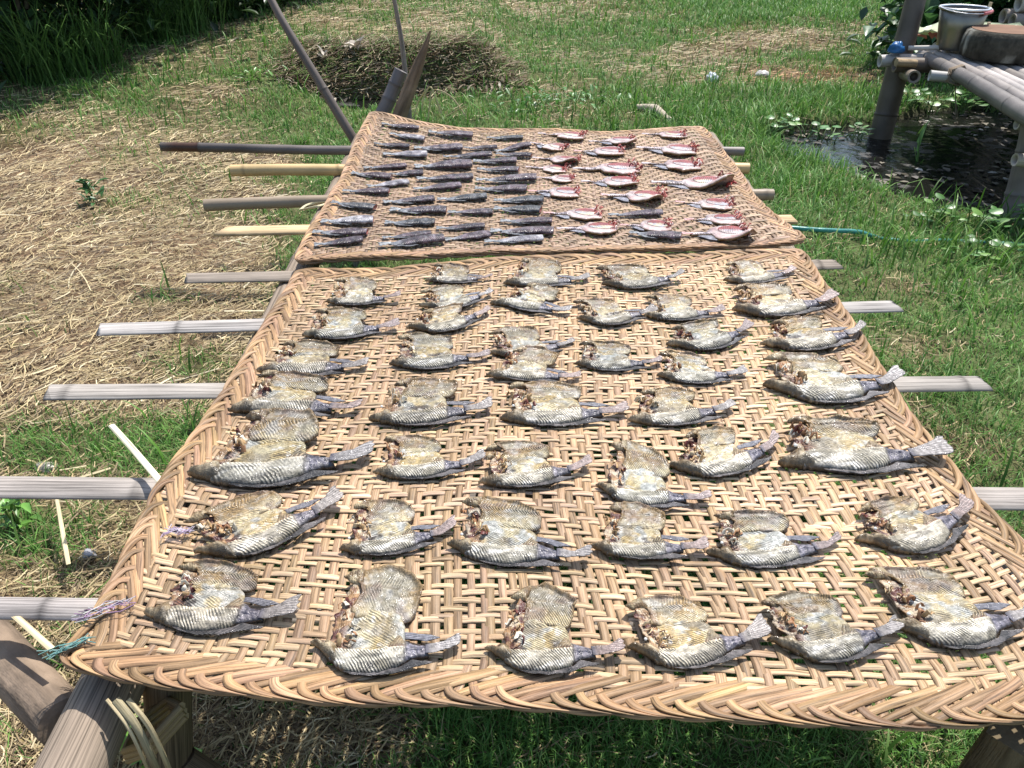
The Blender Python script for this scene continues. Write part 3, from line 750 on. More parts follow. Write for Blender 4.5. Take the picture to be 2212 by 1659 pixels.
part(rack, 'leg', M['bark'], lambda mb: tube(mb, [(t2.x + .02, t2.y + .06, -.03), (t2.x, t2.y, .2), (t2.x + .012, t2.y, zr - .03)], [.052, .05, .047], (.13, .10, .06), 4, seed=1))
t3 = bl_ + dirv * .7; leg((t3.x - .02, t3.y, -.02), (t3.x, t3.y, zr), .03, (.2, .17, .14))
t4 = brr + d2 * .7; leg((t4.x, t4.y, -.02), (t4.x, t4.y, zr), .03, (.2, .17, .14))
# leaning log at the front left
la = at(-190, 1215, .30); lb = at(140, 1560, .415)
mb = MB(); tube(mb, [la, la.lerp(lb, .5) + Vector((0, 0, .004)), lb], [.036, .035, .030], (.22, .165, .12), 16, [.2], .05, seed=5)
o = mb.build('leaning_log', M['bark'], loc=tuple(la)); tag(o, 'short brown wooden log leaning against the front left rail', 'log')
# rattan strap hanging from the corner
def ribbonpath(mb, pts, wid, col, th=.0012, side=None, n=28):
    P0 = np.array([list(p) for p in pts], float); tk = np.linspace(0, 1, len(P0)); t = np.linspace(0, 1, n)
    P = np.stack([np.interp(t, tk, P0[:, k]) for k in range(3)], 1)
    for _ in range(6): P[1:-1] = (P[:-2] + 2 * P[1:-1] + P[2:]) / 4
    T = np.gradient(P, axis=0); T /= np.linalg.norm(T, axis=1, keepdims=True)
    ref = np.array(side if side is not None else (1., .2, 0)); S = ref - T * (T @ ref)[:, None]; S /= np.linalg.norm(S, axis=1, keepdims=True)
    ribbon(mb, P, S, np.cross(T, S), wid, th, col, random.random() * 5)
mb = MB(); c0 = at(285, 1478, .487)
for k, (dx, wd, cc) in enumerate([(0, .009, (.26, .22, .13)), (.014, .006, (.34, .28, .16)), (-.010, .004, (.42, .34, .2))]):
    ribbonpath(mb, [c0 + Vector((dx - .01, -.02, .0)), c0 + Vector((dx + .022, -.045, -.01)), c0 + Vector((dx + .035, -.06, -.06)), c0 + Vector((dx + .022, -.045, -.13)), c0 + Vector((dx - .008, -.02, -.2)), c0 + Vector((dx - .02, .02, -.27))], wd, cc)
o = mb.build('rattan_strap', M['weave'], loc=tuple(c0)); tag(o, 'loose greenish rattan straps tied round the rail at the front left corner', 'strap')
mb = MB(); p = at(330, 1600, .36)
for k in range(3):
    tube(mb, [p + Vector((.045 * math.cos(a) , .03 * math.sin(a) + .01, .01 * k + .035 * math.cos(a))) for a in np.linspace(0, 6.28, 20)], .005, (.32, .25, .14), 6, seed=k)
o = mb.build('lashing', M['wood'], loc=tuple(p)); tag(o, 'knotted plant fibre lashing round the shaded front left post', 'lashing')

# posts at the far left corner
def stick(name, pts, rad, col, label, cat, nodes=(), mat='bamboo', ring=12, **kw):
    mb = MB(); tube(mb, pts, rad, col, ring, nodes, .10, seed=random.random() * 9, **kw)
    b = pts[0]; o = mb.build(name, M[mat], loc=tuple(b)); tag(o, label, cat); return o
yb = 3.13
g0 = aty(800, 370, yb); 
stick('leaning_pole', [aty(812, 380, yb), aty(765, 302, yb + .02), aty(716, 222, yb + .05), aty(655, 120, yb + .10), aty(608, 42, yb + .15), aty(570, -30, yb + .2)], [.019, .0185, .018, .0165, .015, .014], (.13, .105, .088), 'long thin dark bamboo pole leaning left behind the far mat corner', 'pole', [.38, .80, 1.05])
stick('bamboo_post', [aty(795, 310, yb + .05), aty(836, 225, yb + .06), aty(866, 152, yb + .08)], [.031, .029, .026], (.17, .15, .145), 'short grey bamboo post rising behind the turned up mat corner', 'post', [.12, .2, .26], hollow=True)
stick('wooden_stake', [aty(845, 300, yb - .02), aty(872, 225, yb), aty(900, 150, yb + .02), aty(922, 92, yb + .03), aty(930, 66, yb + .03)], [.028, .028, .026, .019, .003], (.20, .14, .09), 'brown wooden stake with a splintered tip behind the far mat corner', 'stake', mat='bark')
stick('thin_stick', [aty(888, 300, yb + .25), aty(880, 200, yb + .25), aty(868, 90, yb + .25), aty(848, -20, yb + .25)], [.012, .011, .010, .008], (.24, .20, .17), 'thin straight grey stick standing upright behind the stake', 'stick', mat='bark')

# ------------------------------------------------------------------ fish
def plate(poly, sp, jit, seed, L, zf, colf, phf, th):
    rs = np.random.default_rng(seed)
    P = np.array(poly, float); n = len(P); out = []
    for i in range(n):
        a, b = P[i], P[(i + 1) % n]; k = max(1, int(np.linalg.norm(b - a) / sp))
        for j in range(k): out.append(a + (b - a) * j / k)
    B = np.array(out)
    B = B + (np.stack([vn(B[:, 0] * 28, B[:, 1] * 28, seed), vn(B[:, 0] * 28 + 50, B[:, 1] * 28, seed)], 1) - .5) * jit * 2
    mn, mx = B.min(0), B.max(0)
    gx_, gy_ = np.meshgrid(np.arange(mn[0], mx[0], sp), np.arange(mn[1], mx[1], sp))
    G = np.stack([gx_.ravel(), gy_.ravel()], 1) + rs.uniform(-.25, .25, (gx_.size, 2)) * sp
    G = G[sdist(B, G[:, 0], G[:, 1]) < -sp * .6]
    A = np.concatenate([B, G])
    r_ = delaunay_2d_cdt([Vector(p) for p in A], [], [list(range(len(B)))], 1, 1e-7)
    V2 = np.array([[v.x, v.y] for v in r_[0]]); T = np.array([list(f) for f in r_[2] if len(f) == 3])
    d = np.abs(sdist(B, V2[:, 0], V2[:, 1]))
    z = zf(V2[:, 0], V2[:, 1], d)
    col = colf(V2[:, 0], V2[:, 1], d); ph = phf(V2[:, 0], V2[:, 1], d)
    # orientation
    a, b, c = V2[T[:, 0]], V2[T[:, 1]], V2[T[:, 2]]
    cr = (b[:, 0] - a[:, 0]) * (c[:, 1] - a[:, 1]) - (b[:, 1] - a[:, 1]) * (c[:, 0] - a[:, 0])
    T[cr < 0] = T[cr < 0][:, ::-1]
    E = {}
    for t in T:
        for k in range(3):
            e = (int(t[k]), int(t[(k + 1) % 3])); E[e] = 1
    bd = [e for e in E if (e[1], e[0]) not in E]
    n = len(V2)
    top = np.c_[V2, z]; bot = np.c_[V2, z - th]
    side = np.array([[e[1], e[0], e[0] + n, e[1] + n] for e in bd])
    return np.concatenate([top, bot]), [T, T[:, ::-1] + n, side], np.concatenate([col, col * .8]), np.concatenate([ph, ph])
def lerp3(a, b, t): return a * (1 - t)[:, None] + b * t[:, None]
def c3(*a): return np.array(a, float)
LIFT = [0.0]
def mapxy(v, bend, sh, fs, L, seed):
    """bend the tail, shear/scale the flap, crinkle, to metres"""
    x, y, z = v[:, 0].copy(), v[:, 1].copy(), v[:, 2].copy()
    up = np.clip(y - .05, 0, 1)
    x0_ = x.copy(); x = x + sh * up * (1 + .6 * up); y = np.where(y > .05, .05 + (y - .05) * fs, np.where(y < 0, y * .88, y))
    y = y + LIFT[0] * sstep(-.03, .24, x0_)
    xt = np.clip(x - .45, 0, 1)
    y = y + bend * (xt ** 2) * 1.6 - bend * .48 * np.clip(x, 0, 1) * 0
    y = y - 0.0
    z = z + .006 * (fbm(x * 7, y * 7, seed) - .5)
    return np.stack([x * L, y * L, z * L], 1)
CR, GRY, OLV, BRN, DRK, BLU, SIL = c3(.74, .66, .42), c3(.36, .34, .27), c3(.29, .25, .155), c3(.21, .125, .05), c3(.045, .03, .03), c3(.31, .30, .37), c3(.55, .55, .52)
def dried_fish(nose, tail, topy, i, label, bend, q):
    rs = np.random.default_rng(100 + i); z0 = .0035 + .0006 * (i % 5)
    A = on(nm, *nose, z0); B = on(nm, *tail, z0)
    L = (B - A).length
    T = on(nm, nose[0] + (tail[0] - nose[0]) * .4, topy)
    yaw = math.atan2(B.y - A.y, B.x - A.x)
    fx = float(rs.uniform(.90, 1.12)); bend = bend + float(rs.uniform(-.02, .02))
    # the nose sits q of the length above the lowest point of the fish
    dA = CAMZ - A.z; dist = math.hypot(A.y, dA); sang = dA / dist; ctn = A.y / dA
    eb = bend * (.55 ** 2) * 1.6; tc_ = math.tan(yaw)
    lift = (-(q + .0) / sang + .18 - .45 * tc_ + .45 * eb) / .55; lift = float(np.clip(lift, -.10, .20)); LIFT[0] = lift
    yaw = yaw - math.atan(lift - .055 + eb)
    dv_ = T - A; yt = (-dv_.x * math.sin(yaw) + dv_.y * math.cos(yaw)) / L
    fs = float(np.clip((yt - lift - .05 - .045 * ctn) / .515, .42, 1.2))
    sh = float(rs.uniform(-.24, .14))
    root = empty('dried_split_fish', A, (0, 0, yaw)); tag(root, label, 'dried fish', 'dried split fish spread on the near mat')
    jit = .006; sd = 500 + i * 20
    sp = .0105
    tone = rs.uniform(.44, .60); warm = rs.uniform(.02, .09); silv = rs.uniform(0, .6)
    fat = rs.uniform(.9, 1.12)
    def put(name, poly, zf, colf, phf, th=.012, mat='fishrib', parent=None, jt=None, spc=sp, s_=0):
        if name in ('upper_fillet', 'jaw_half', 'belly_lining', 'gill_plate'): poly = [(.46 + (p_[0] - .46) * (1 + (fx - 1) * min(1, max(0, p_[1] * 4))) + .03 * (float(vn(p_[0] * 9 + i, p_[1] * 9, 7)) - .5), p_[1] + .05 * (float(vn(p_[0] * 8 + i * 2, p_[1] * 8, 8)) - .5) * (p_[1] > .2)) for p_ in poly]
        v, f, c, st = plate(poly, spc, jit if jt is None else jt, sd + s_, L, zf, colf, phf, th)
        mb = MB(); mb.add(mapxy(v, bend, sh, fs, L, sd), f, np.clip(c * tone * np.array([1 + warm, 1, 1 - warm]), 0, .9), st)
        return mb.build(name, M[mat], parent or root)
    nz = lambda x, y, s, k=14: fbm(x * k + s * 3.1, y * k, sd + s)
    # belly lining (lowest)
    bel = [(.17, -.03), (.18, .05), (.20, .12), (.25, .20), (.30, .27), (.46, .26), (.585, .19), (.615, .10), (.62, -.05), (.42, -.09)]
    sil_b = rs.uniform(0, 1)
    def bc(x, y, d):
        n = nz(x, y, 1, 9); c = lerp3(CR * .92, SIL * c3(1, 1.05, 1.05), sstep(.45, .62, n + .25 * sil_b - .2 + .35 * sstep(.4, .24, x)))
        c = lerp3(c, c3(.60, .47, .22), sstep(.55, .7, nz(x, y, 2, 6)))
        c = lerp3(c, DRK, sstep(.60, .72, nz(x, y, 3, 7)) * sstep(.05, .01, y) * .9)
        c = lerp3(c, c3(1.1, 1.1, 1.05), sstep(.62, .70, fbm(x * 12 + y * 26, y * 9 - x * 22, sd + 51)) * .6); c = lerp3(c, c3(.36, .30, .19), sstep(.46, .30, fbm(x * 6, y * 6, sd + 54)) * .75)  # white streaks are highlights painted into the lining colour
        c = lerp3(c, BRN * c3(1, .6, .7), sstep(.27, .20, x) * .8)
        return c
    put('belly_lining', bel, lambda x, y, d: .020 + .010 * np.clip(d / .015, 0, 1) + .030 * nz(x, y, 4, 8) - .010 * np.exp(-((y - .17) / .015) ** 2), bc,
        lambda x, y, d: np.stack([(x * .75 + y * 1.0) * 46, .15 + .8 * sstep(.4, .6, nz(x, y, 42, 8))], 1), .012, s_=1)
    # far half, folded open
    w_ = rs.uniform(-.03, .04)
    fl_ = [(.29, .20), (.37, .20), (.45, .185), (.575, .14), (.63, .15), (.672, .20), (.685, .28), (.675 + w_, .37), (.60 + w_, .47), (.47, .535 + w_), (.34, .56), (.285, .54), (.285, .47), (.305, .42), (.31, .36), (.28, .30), (.25, .24)]
    def fc(x, y, d):
        n = nz(x, y, 5, 6)
        c = lerp3(c3(.37, .34, .25), c3(.42, .30, .14), sstep(.35, .6, n)); c = lerp3(c, CR, sstep(.33, .22, y) * .7 * sstep(.35, .5, n + .1)); c = lerp3(c, c3(.9, .9, .86), sstep(.62, .70, fbm(x * 14 + y * 30, y * 9 - x * 25, sd + 50)) * .35); c = lerp3(c, c3(.15, .09, .04), sstep(.022, .0, d) * sstep(.24, .20, y) * .8); c = lerp3(c, c3(.20, .16, .11), np.exp(-((y - .45 + .22 * (x - .3)) / .007) ** 2) * .6)  # white streaks: painted glints; dark lower edge: shadowed crease put into the colour
        c = lerp3(c, SIL, sstep(.62 - .12 * silv, .75, nz(x, y, 6, 11)) * .7)
        c = lerp3(c, c3(.30, .19, .07), sstep(.045, .004, d) * .95 * sstep(.2, .3, y)); c = lerp3(c, c3(.25, .17, .15), sstep(.5, .7, nz(x, y, 31, 10)) * .5); return c
    put('upper_fillet', fl_, lambda x, y, d: .018 + .018 * sstep(.17, .30, y) + .010 * np.clip(d / .012, 0, 1) + .034 * (nz(x, y, 7, 5) - .4) + .014 * nz(x, y, 45, 22) + .05 * sstep(.035, 0, d) * nz(x, y, 30, 10) * sstep(.2, .35, y) + .010 * np.exp(-((y - .43 + .25 * (x - .3)) / .012) ** 2), fc,
        lambda x, y, d: np.stack([(x * 1.0 + np.abs(y - .43 + .25 * (x - .3)) * -.5) * 50, .10 + .9 * sstep(.4, .65, nz(x, y, 41, 8)) * sstep(.52, .42, y)], 1), .012, s_=2)
    # head half on the far fillet
    jw = [(.195 + rs.uniform(-.02, .02), .505 + rs.uniform(-.03, .02)), (.225, .535), (.27, .56), (.335, .565), (.335, .47), (.30, .43), (.265, .455), (.225, .465)]
    put('jaw_half', jw, lambda x, y, d: .040 + .025 * np.sqrt(np.clip(d, 0, .03) / .03) + .03 * nz(x, y, 8, 20), lambda x, y, d: lerp3(c3(.55, .45, .27), c3(.24, .16, .08), sstep(.4, .6, nz(x, y, 9, 30))),
        lambda x, y, d: np.stack([x * 60, .3 + 0 * x], 1), .014, jt=.011, s_=3)
    # near half: body with backbone
    bd = [(.12, -.02), (.22, -.015), (.32, -.035), (.42, -.052), (.50, -.02), (.56, .045), (.585, .075), (.62, .015), (.68, -.03), (.77, -.062), (.775, -.145), (.70, -.152), (.64, -.168), (.57, -.205 * fat), (.44, -.235 * fat), (.30, -.215 * fat), (.20, -.175 * fat), (.12, -.13)]
    def spy(x): return np.interp(x, [.1, .22, .42, .6, .77], [-.035, -.03, -.066, -.08, -.10])
    ped = lambda x, y: sstep(.60, .64, x - .10 * (y + .1))
    def bdc(x, y, d):
        n = nz(x, y, 10, 8); s = spy(x)
        c = lerp3(c3(.56, .54, .45), c3(.80, .77, .65), sstep(.38, .62, n))
        c = lerp3(c, GRY, sstep(-.15, -.21, y) * .5); c = lerp3(c, c3(1.15, 1.15, 1.1), sstep(.56, .70, fbm(x * 6, y * 40, sd + 52)) * sstep(.05, .1, s - y + .04) * .8); c = lerp3(c, c3(.16, .15, .13), sstep(.58, .68, fbm(x * 7 + 9, y * 38, sd + 53)) * .7)  # pale streaks are painted highlights; grey lower side is shading put into the colour
        c = lerp3(c, c3(.40, .31, .19), sstep(.0, .018, y - s) * (1 - ped(x, y)))
        c = lerp3(c, c3(1.1, 1.0, .78), np.exp(-((y - s) / .009) ** 2) * 1.0 * (1 - ped(x, y)))
        c = lerp3(c, c3(.22, .09, .08), np.exp(-((y - s - .020) / .009) ** 2) * .85 * sstep(.25, .35, x) * (1 - ped(x, y)))
        c = lerp3(c, lerp3(BLU, c3(.10, .10, .15), sstep(.42, .6, nz(x, y, 11, 30))), ped(x, y))
        c = lerp3(c, c3(.07, .07, .075), sstep(.018, .003, d) * sstep(-.08, -.12, y) * .9); c = lerp3(c, c3(.26, .24, .17), sstep(.5, .68, nz(x, y, 43, 10)) * .6 * (1 - ped(x, y)))  # dark lower edge is shading under the body, painted in
        return c
    def bdz(x, y, d):
        s = spy(x)
        return .020 + .042 * np.sqrt(np.clip(d, 0, .07) / .07) * (1 - .45 * ped(x, y)) + .012 * np.exp(-((y - s) / .009) ** 2) - .014 * np.exp(-((y - s - .02) / .012) ** 2) * (1 - ped(x, y)) + .008 * nz(x, y, 12, 18)
    put('body', bd, bdz, bdc, lambda x, y, d: np.stack([np.where(ped(x, y) > .5, (x + y * .3) * 30, (x * 1.0 - np.abs(y - spy(x)) * .55) * 46), np.where(ped(x, y) > .5, .3, .25 + 1.1 * sstep(.35, .65, nz(x, y, 40, 9)))], 1), .03, s_=4)
    # head
    hd = [(-.012, -.012), (.03, .0), (.07, .010), (.12, .026), (.16, .014), (.18, -.03), (.19, -.10), (.18, -.165), (.13, -.132), (.08, -.088), (.03, -.042)]
    ex, ey = .085 + rs.uniform(-.01, .01), -.012
    def hc(x, y, d):
        c = lerp3(c3(.60, .50, .33), c3(.27, .20, .11), sstep(.38, .58, nz(x, y, 13, 22)))
        c = lerp3(c, c3(.13, .12, .09), sstep(-.055, -.10, y + .0 * x) * .85)
        c = lerp3(c, c3(.15, .07, .04), np.exp(-(((x - ex) / .022) ** 2 + ((y - ey) / .016) ** 2)) * .95); return c
    hp = put('head', hd, lambda x, y, d: .020 + .055 * np.sqrt(np.clip(d, 0, .06) / .06) - .03 * np.exp(-(((x - ex) / .022) ** 2 + ((y - ey) / .016) ** 2)) + .02 * nz(x, y, 14, 26), hc, lambda x, y, d: np.stack([x * 50, .2 + 0 * x], 1), .03, jt=.009, s_=5)
    if rs.random() < .45:   # clouded eye
        mb = MB(); e = mapxy(np.array([[ex + .01, ey + .005, .105]]), bend, sh, fs, L, sd)[0]; r0 = .012 * L
        th_, ph_ = np.meshgrid(np.linspace(0, math.pi, 7), np.arange(8) * math.pi / 4, indexing='ij')
        v = np.stack([np.sin(th_) * np.cos(ph_), np.sin(th_) * np.sin(ph_), np.cos(th_) * .8], -1).reshape(-1, 3) * r0 + e
        q = [[a * 8 + b, a * 8 + (b + 1) % 8, a * 8 + 8 + (b + 1) % 8, a * 8 + 8 + b] for a in range(6) for b in range(8)]
        mb.add(v, np.array(q), (.75, .75, .72)); mb.build('eye', M['plastic'], hp)
    # gills: a crumpled dark red-brown sheet and dry ribbons standing out of it
    gp_ = [(.13, .0), (.19, -.04), (.25, .02), (.26, .12), (.27, .2), (.32, .30), (.33, .40), (.30, .46), (.25, .47), (.22, .40), (.20, .30), (.155, .22), (.14, .12)]
    put('gill_plate', gp_, lambda x, y, d: .018 + .050 * nz(x, y, 33, 18), lambda x, y, d: lerp3(lerp3(c3(.48, .29, .14), c3(.15, .045, .035), sstep(.42, .58, nz(x, y, 34, 16))), c3(.85, .74, .55), sstep(.52, .62, nz(x, y, 35, 24)) * .8),
        lambda x, y, d: np.stack([x * 60, .2 + 0 * x], 1), .01, jt=.013, s_=9, spc=.012)
    mb = MB()
    for k in range(int(rs.integers(8, 13))):
        t = rs.random(); cx, cy = .17 + .09 * rs.random() + .03 * math.sin(t * 5), .0 + .34 * t
        a = rs.uniform(0, 6.28); ln = rs.uniform(.03, .09)
        pts = np.array([[cx + math.cos(a + q * .9) * ln * (q - .5), cy + math.sin(a + q * .9) * ln * (q - .5), .03 + .05 * rs.random() + .025 * math.sin(q * 3)] for q in np.linspace(0, 1, 6)])
        pts = mapxy(pts, bend, sh, fs, L, sd)
        cc = [c3(.52, .34, .17), c3(.38, .19, .09), c3(.70, .54, .33), c3(.16, .05, .04), c3(.80, .72, .57)][rs.choice(5, p=[.28, .2, .24, .12, .16])]
        T_ = np.gradient(pts, axis=0); T_ /= np.linalg.norm(T_, axis=1, keepdims=True) + 1e-9
        nn = rs.normal(size=3); nn[2] = abs(nn[2]) + .6; S_ = np.cross(T_, nn); S_ /= np.linalg.norm(S_, axis=1, keepdims=True) + 1e-9
        ribbon(mb, pts, S_, np.cross(S_, T_), L * rs.uniform(.010, .035), .0008, cc * .85)
    mb.build('gills', M['fishbone'], root)
    # tail fin
    sp1, sp2 = rs.uniform(-.045, .02), rs.uniform(-.02, .035)
    tf = [(.755, -.062), (.80, -.058), (.88, -.035 + sp1), (.97, .025 + sp1), (1.0, .02 + sp1), (.985, -.01), (1.0, -.035), (.985, -.06), (.998, -.09 + sp2), (.98, -.125 + sp2), (.93, -.145 + sp2), (.84, -.143), (.755, -.145)]
    tail_c = c3(.47, .38, .37) if rs.random() < .4 else c3(.45, .43, .43)
    def tfc(x, y, d):
        c = lerp3(tail_c, tail_c * 1.25, sstep(.4, .6, nz(x, y, 15, 9)))
        c = c * (1 - .22 * (np.sin(x * 190 + 3 * nz(x, y, 16, 8)) > .3))[:, None]
        return lerp3(c, BLU * .7, sstep(.80, .765, x))
    put('tail_fin', tf, lambda x, y, d: .040 + .02 * nz(x, y, 17, 7) + .03 * sstep(.8, 1.0, x) * rs.random(), tfc,
        lambda x, y, d: np.stack([((y + .09 - .06 * 0) / (.045 + .10 * sstep(.76, 1.0, x))) * 5.5, .6 + 0 * x], 1), .006, s_=6, jt=.004)
    # dorsal fin along the near edge
    df = [(.22, -.19 * fat), (.34, -.215 * fat), (.48, -.225 * fat), (.60, -.20 * fat), (.66, -.17), (.72, -.19), (.80, -.21), (.78, -.222), (.68, -.238), (.55, -.256 * fat), (.40, -.254 * fat), (.28, -.225 * fat)]
    put('dorsal_fin', df, lambda x, y, d: .024 + .008 * nz(x, y, 18, 9), lambda x, y, d: lerp3(c3(.24, .23, .24), c3(.08, .08, .085), sstep(.4, .65, nz(x, y, 19, 14))),
        lambda x, y, d: np.stack([(x * 1.0 + y * 2.6) * 30, .9 + 0 * x], 1), .006, s_=7, jt=.004, spc=.013)
    if rs.random() < .55:
        af = [(.61, .02), (.66, .015), (.76, -.02), (.86, .0), (.80, .03), (.70, .055), (.62, .07)]
        put('anal_fin', af, lambda x, y, d: .032 + 0 * x, lambda x, y, d: np.tile(c3(.30, .31, .37), (len(x), 1)), lambda x, y, d: np.stack([(x * .7 + y * 2.6) * 30, .9 + 0 * x], 1), .006, s_=8, jt=.003)
    return root

ORD = ['first', 'second', 'third', 'fourth', 'fifth', 'sixth', 'seventh', 'eighth', 'ninth', 'tenth', 'eleventh', 'twelfth', 'thirteenth']
rows = [  # front row first; nose, tail, top y, bend, note
 ('front row', [((317, 1328), (650, 1330), 1222, 0, 'flat'), ((676, 1392), (995, 1398), 1245, .02, 'with tall upright fillet'), ((1050, 1405), (1345, 1412), 1278, -.06, 'with long bony jaw'), ((1355, 1403), (1652, 1368), 1283, .05, 'with silvery belly'), ((1655, 1388), (1940, 1362), 1270, -.04, 'with frilly brown gills'), ((1915, 1352), (2225, 1318), 1215, .10, 'largest')]),
 ('second row from front', [((422, 1198), (738, 1085), 1065, .05, 'with raised straight tail'), ((735, 1192), (988, 1143), 1080, .04, 'small'), ((970, 1182), (1275, 1212), 1080, -.13, 'broad'), ((1275, 1187), (1527, 1188), 1098, -.02, 'slim'), ((1525, 1197), (1812, 1172), 1098, .04, 'long'), ((1845, 1170), (2080, 1095), 1062, .16, 'with upturned tail')]),
 ('third row from front', [((412, 1030), (812, 988), 900, .05, 'very large'), ((808, 1027), (1050, 998), 945, .03, 'small'), ((1037, 1048), (1280, 1013), 960, .05, 'with square fillet'), ((1288, 1052), (1532, 1085), 955, -.06, 'with narrow tall fillet'), ((1438, 1010), (1675, 955), 928, .22, 'with sharply upturned tail'), ((1680, 1008), (2043, 985), 903, -.03, 'large')]),
 ('fourth row from front', [((497, 893), (783, 888), 812, -.02, 'large'), ((800, 912), (1065, 885), 828, .05, 'with ragged gills'), ((1083, 908), (1357, 893), 830, .0, 'long'), ((1358, 912), (1587, 885), 840, .05, 'brown headed')]),
 ('fifth row from front', [((560, 807), (798, 798), 742, .0, 'with curled fillet'), ((843, 792), (1060, 775), 727, .0, 'olive headed'), ((1052, 817), (1255, 823), 760, -.08, 'with drooping tail'), ((1242, 790), (1430, 787), 742, .0, 'small'), ((1418, 815), (1612, 810), 765, .03, 'small'), ((1648, 837), (1945, 828), 765, .06, 'large tail-overhanging')]),
 ('sixth row from front', [((655, 730), (865, 713), 672, .0, 'slim'), ((880, 714), (1058, 675), 672, .12, 'with rising tail'), ((1060, 767), (1240, 740), 706, .05, 'red gilled'), ((1438, 748), (1620, 713), 703, .08, 'small'), ((1640, 748), (1865, 718), 700, .04, 'with folded fillet')]),
 ('seventh row from front', [((705, 657), (868, 652), 605, -.02, 'small'), ((907, 667), (1062, 637), 622, .1, 'small'), ((1060, 660), (1232, 682), 615, -.08, 'with drooping tail'), ((1245, 692), (1415, 678), 640, .0, 'broad'), ((1392, 687), (1565, 678), 640, .02, 'slim'), ((1580, 675), (1805, 652), 612, .0, 'long')]),
 ('farthest row of near mat', [((920, 612), (1065, 605), 574, .0, 'small'), ((1090, 615), (1275, 606), 560, .0, 'broad'), ((1300, 618), (1475, 605), 573, .06, 'slim'), ((1562, 610), (1718, 588), 560, .05, 'with narrow fillet')])]
QS = [[.12, .19, .16, .16, .14, .13], [.02, .045, .15, .12, .12, .11], [.06, .055, .04, .19, .085, .05], [.05, .05, .06, .05], [.045, .045, .075, .08, .09, .12], [.03, .03, .05, .04, .05], [.045, .04, .08, .07, .06, .05], [.04, .05, .05, .04]]
k = 0
for rn, fs_ in rows:
    for j, (a, b, ty, bend, note) in enumerate(fs_):
        dried_fish(a, b, ty, k, (f'dried split fish {note}, {ORD[j]} from left in {rn}' if note.startswith('with') else f'{note} dried split fish, {ORD[j]} from left in {rn}'), bend, QS[[r_[0] for r_ in rows].index(rn)][j]); k += 1

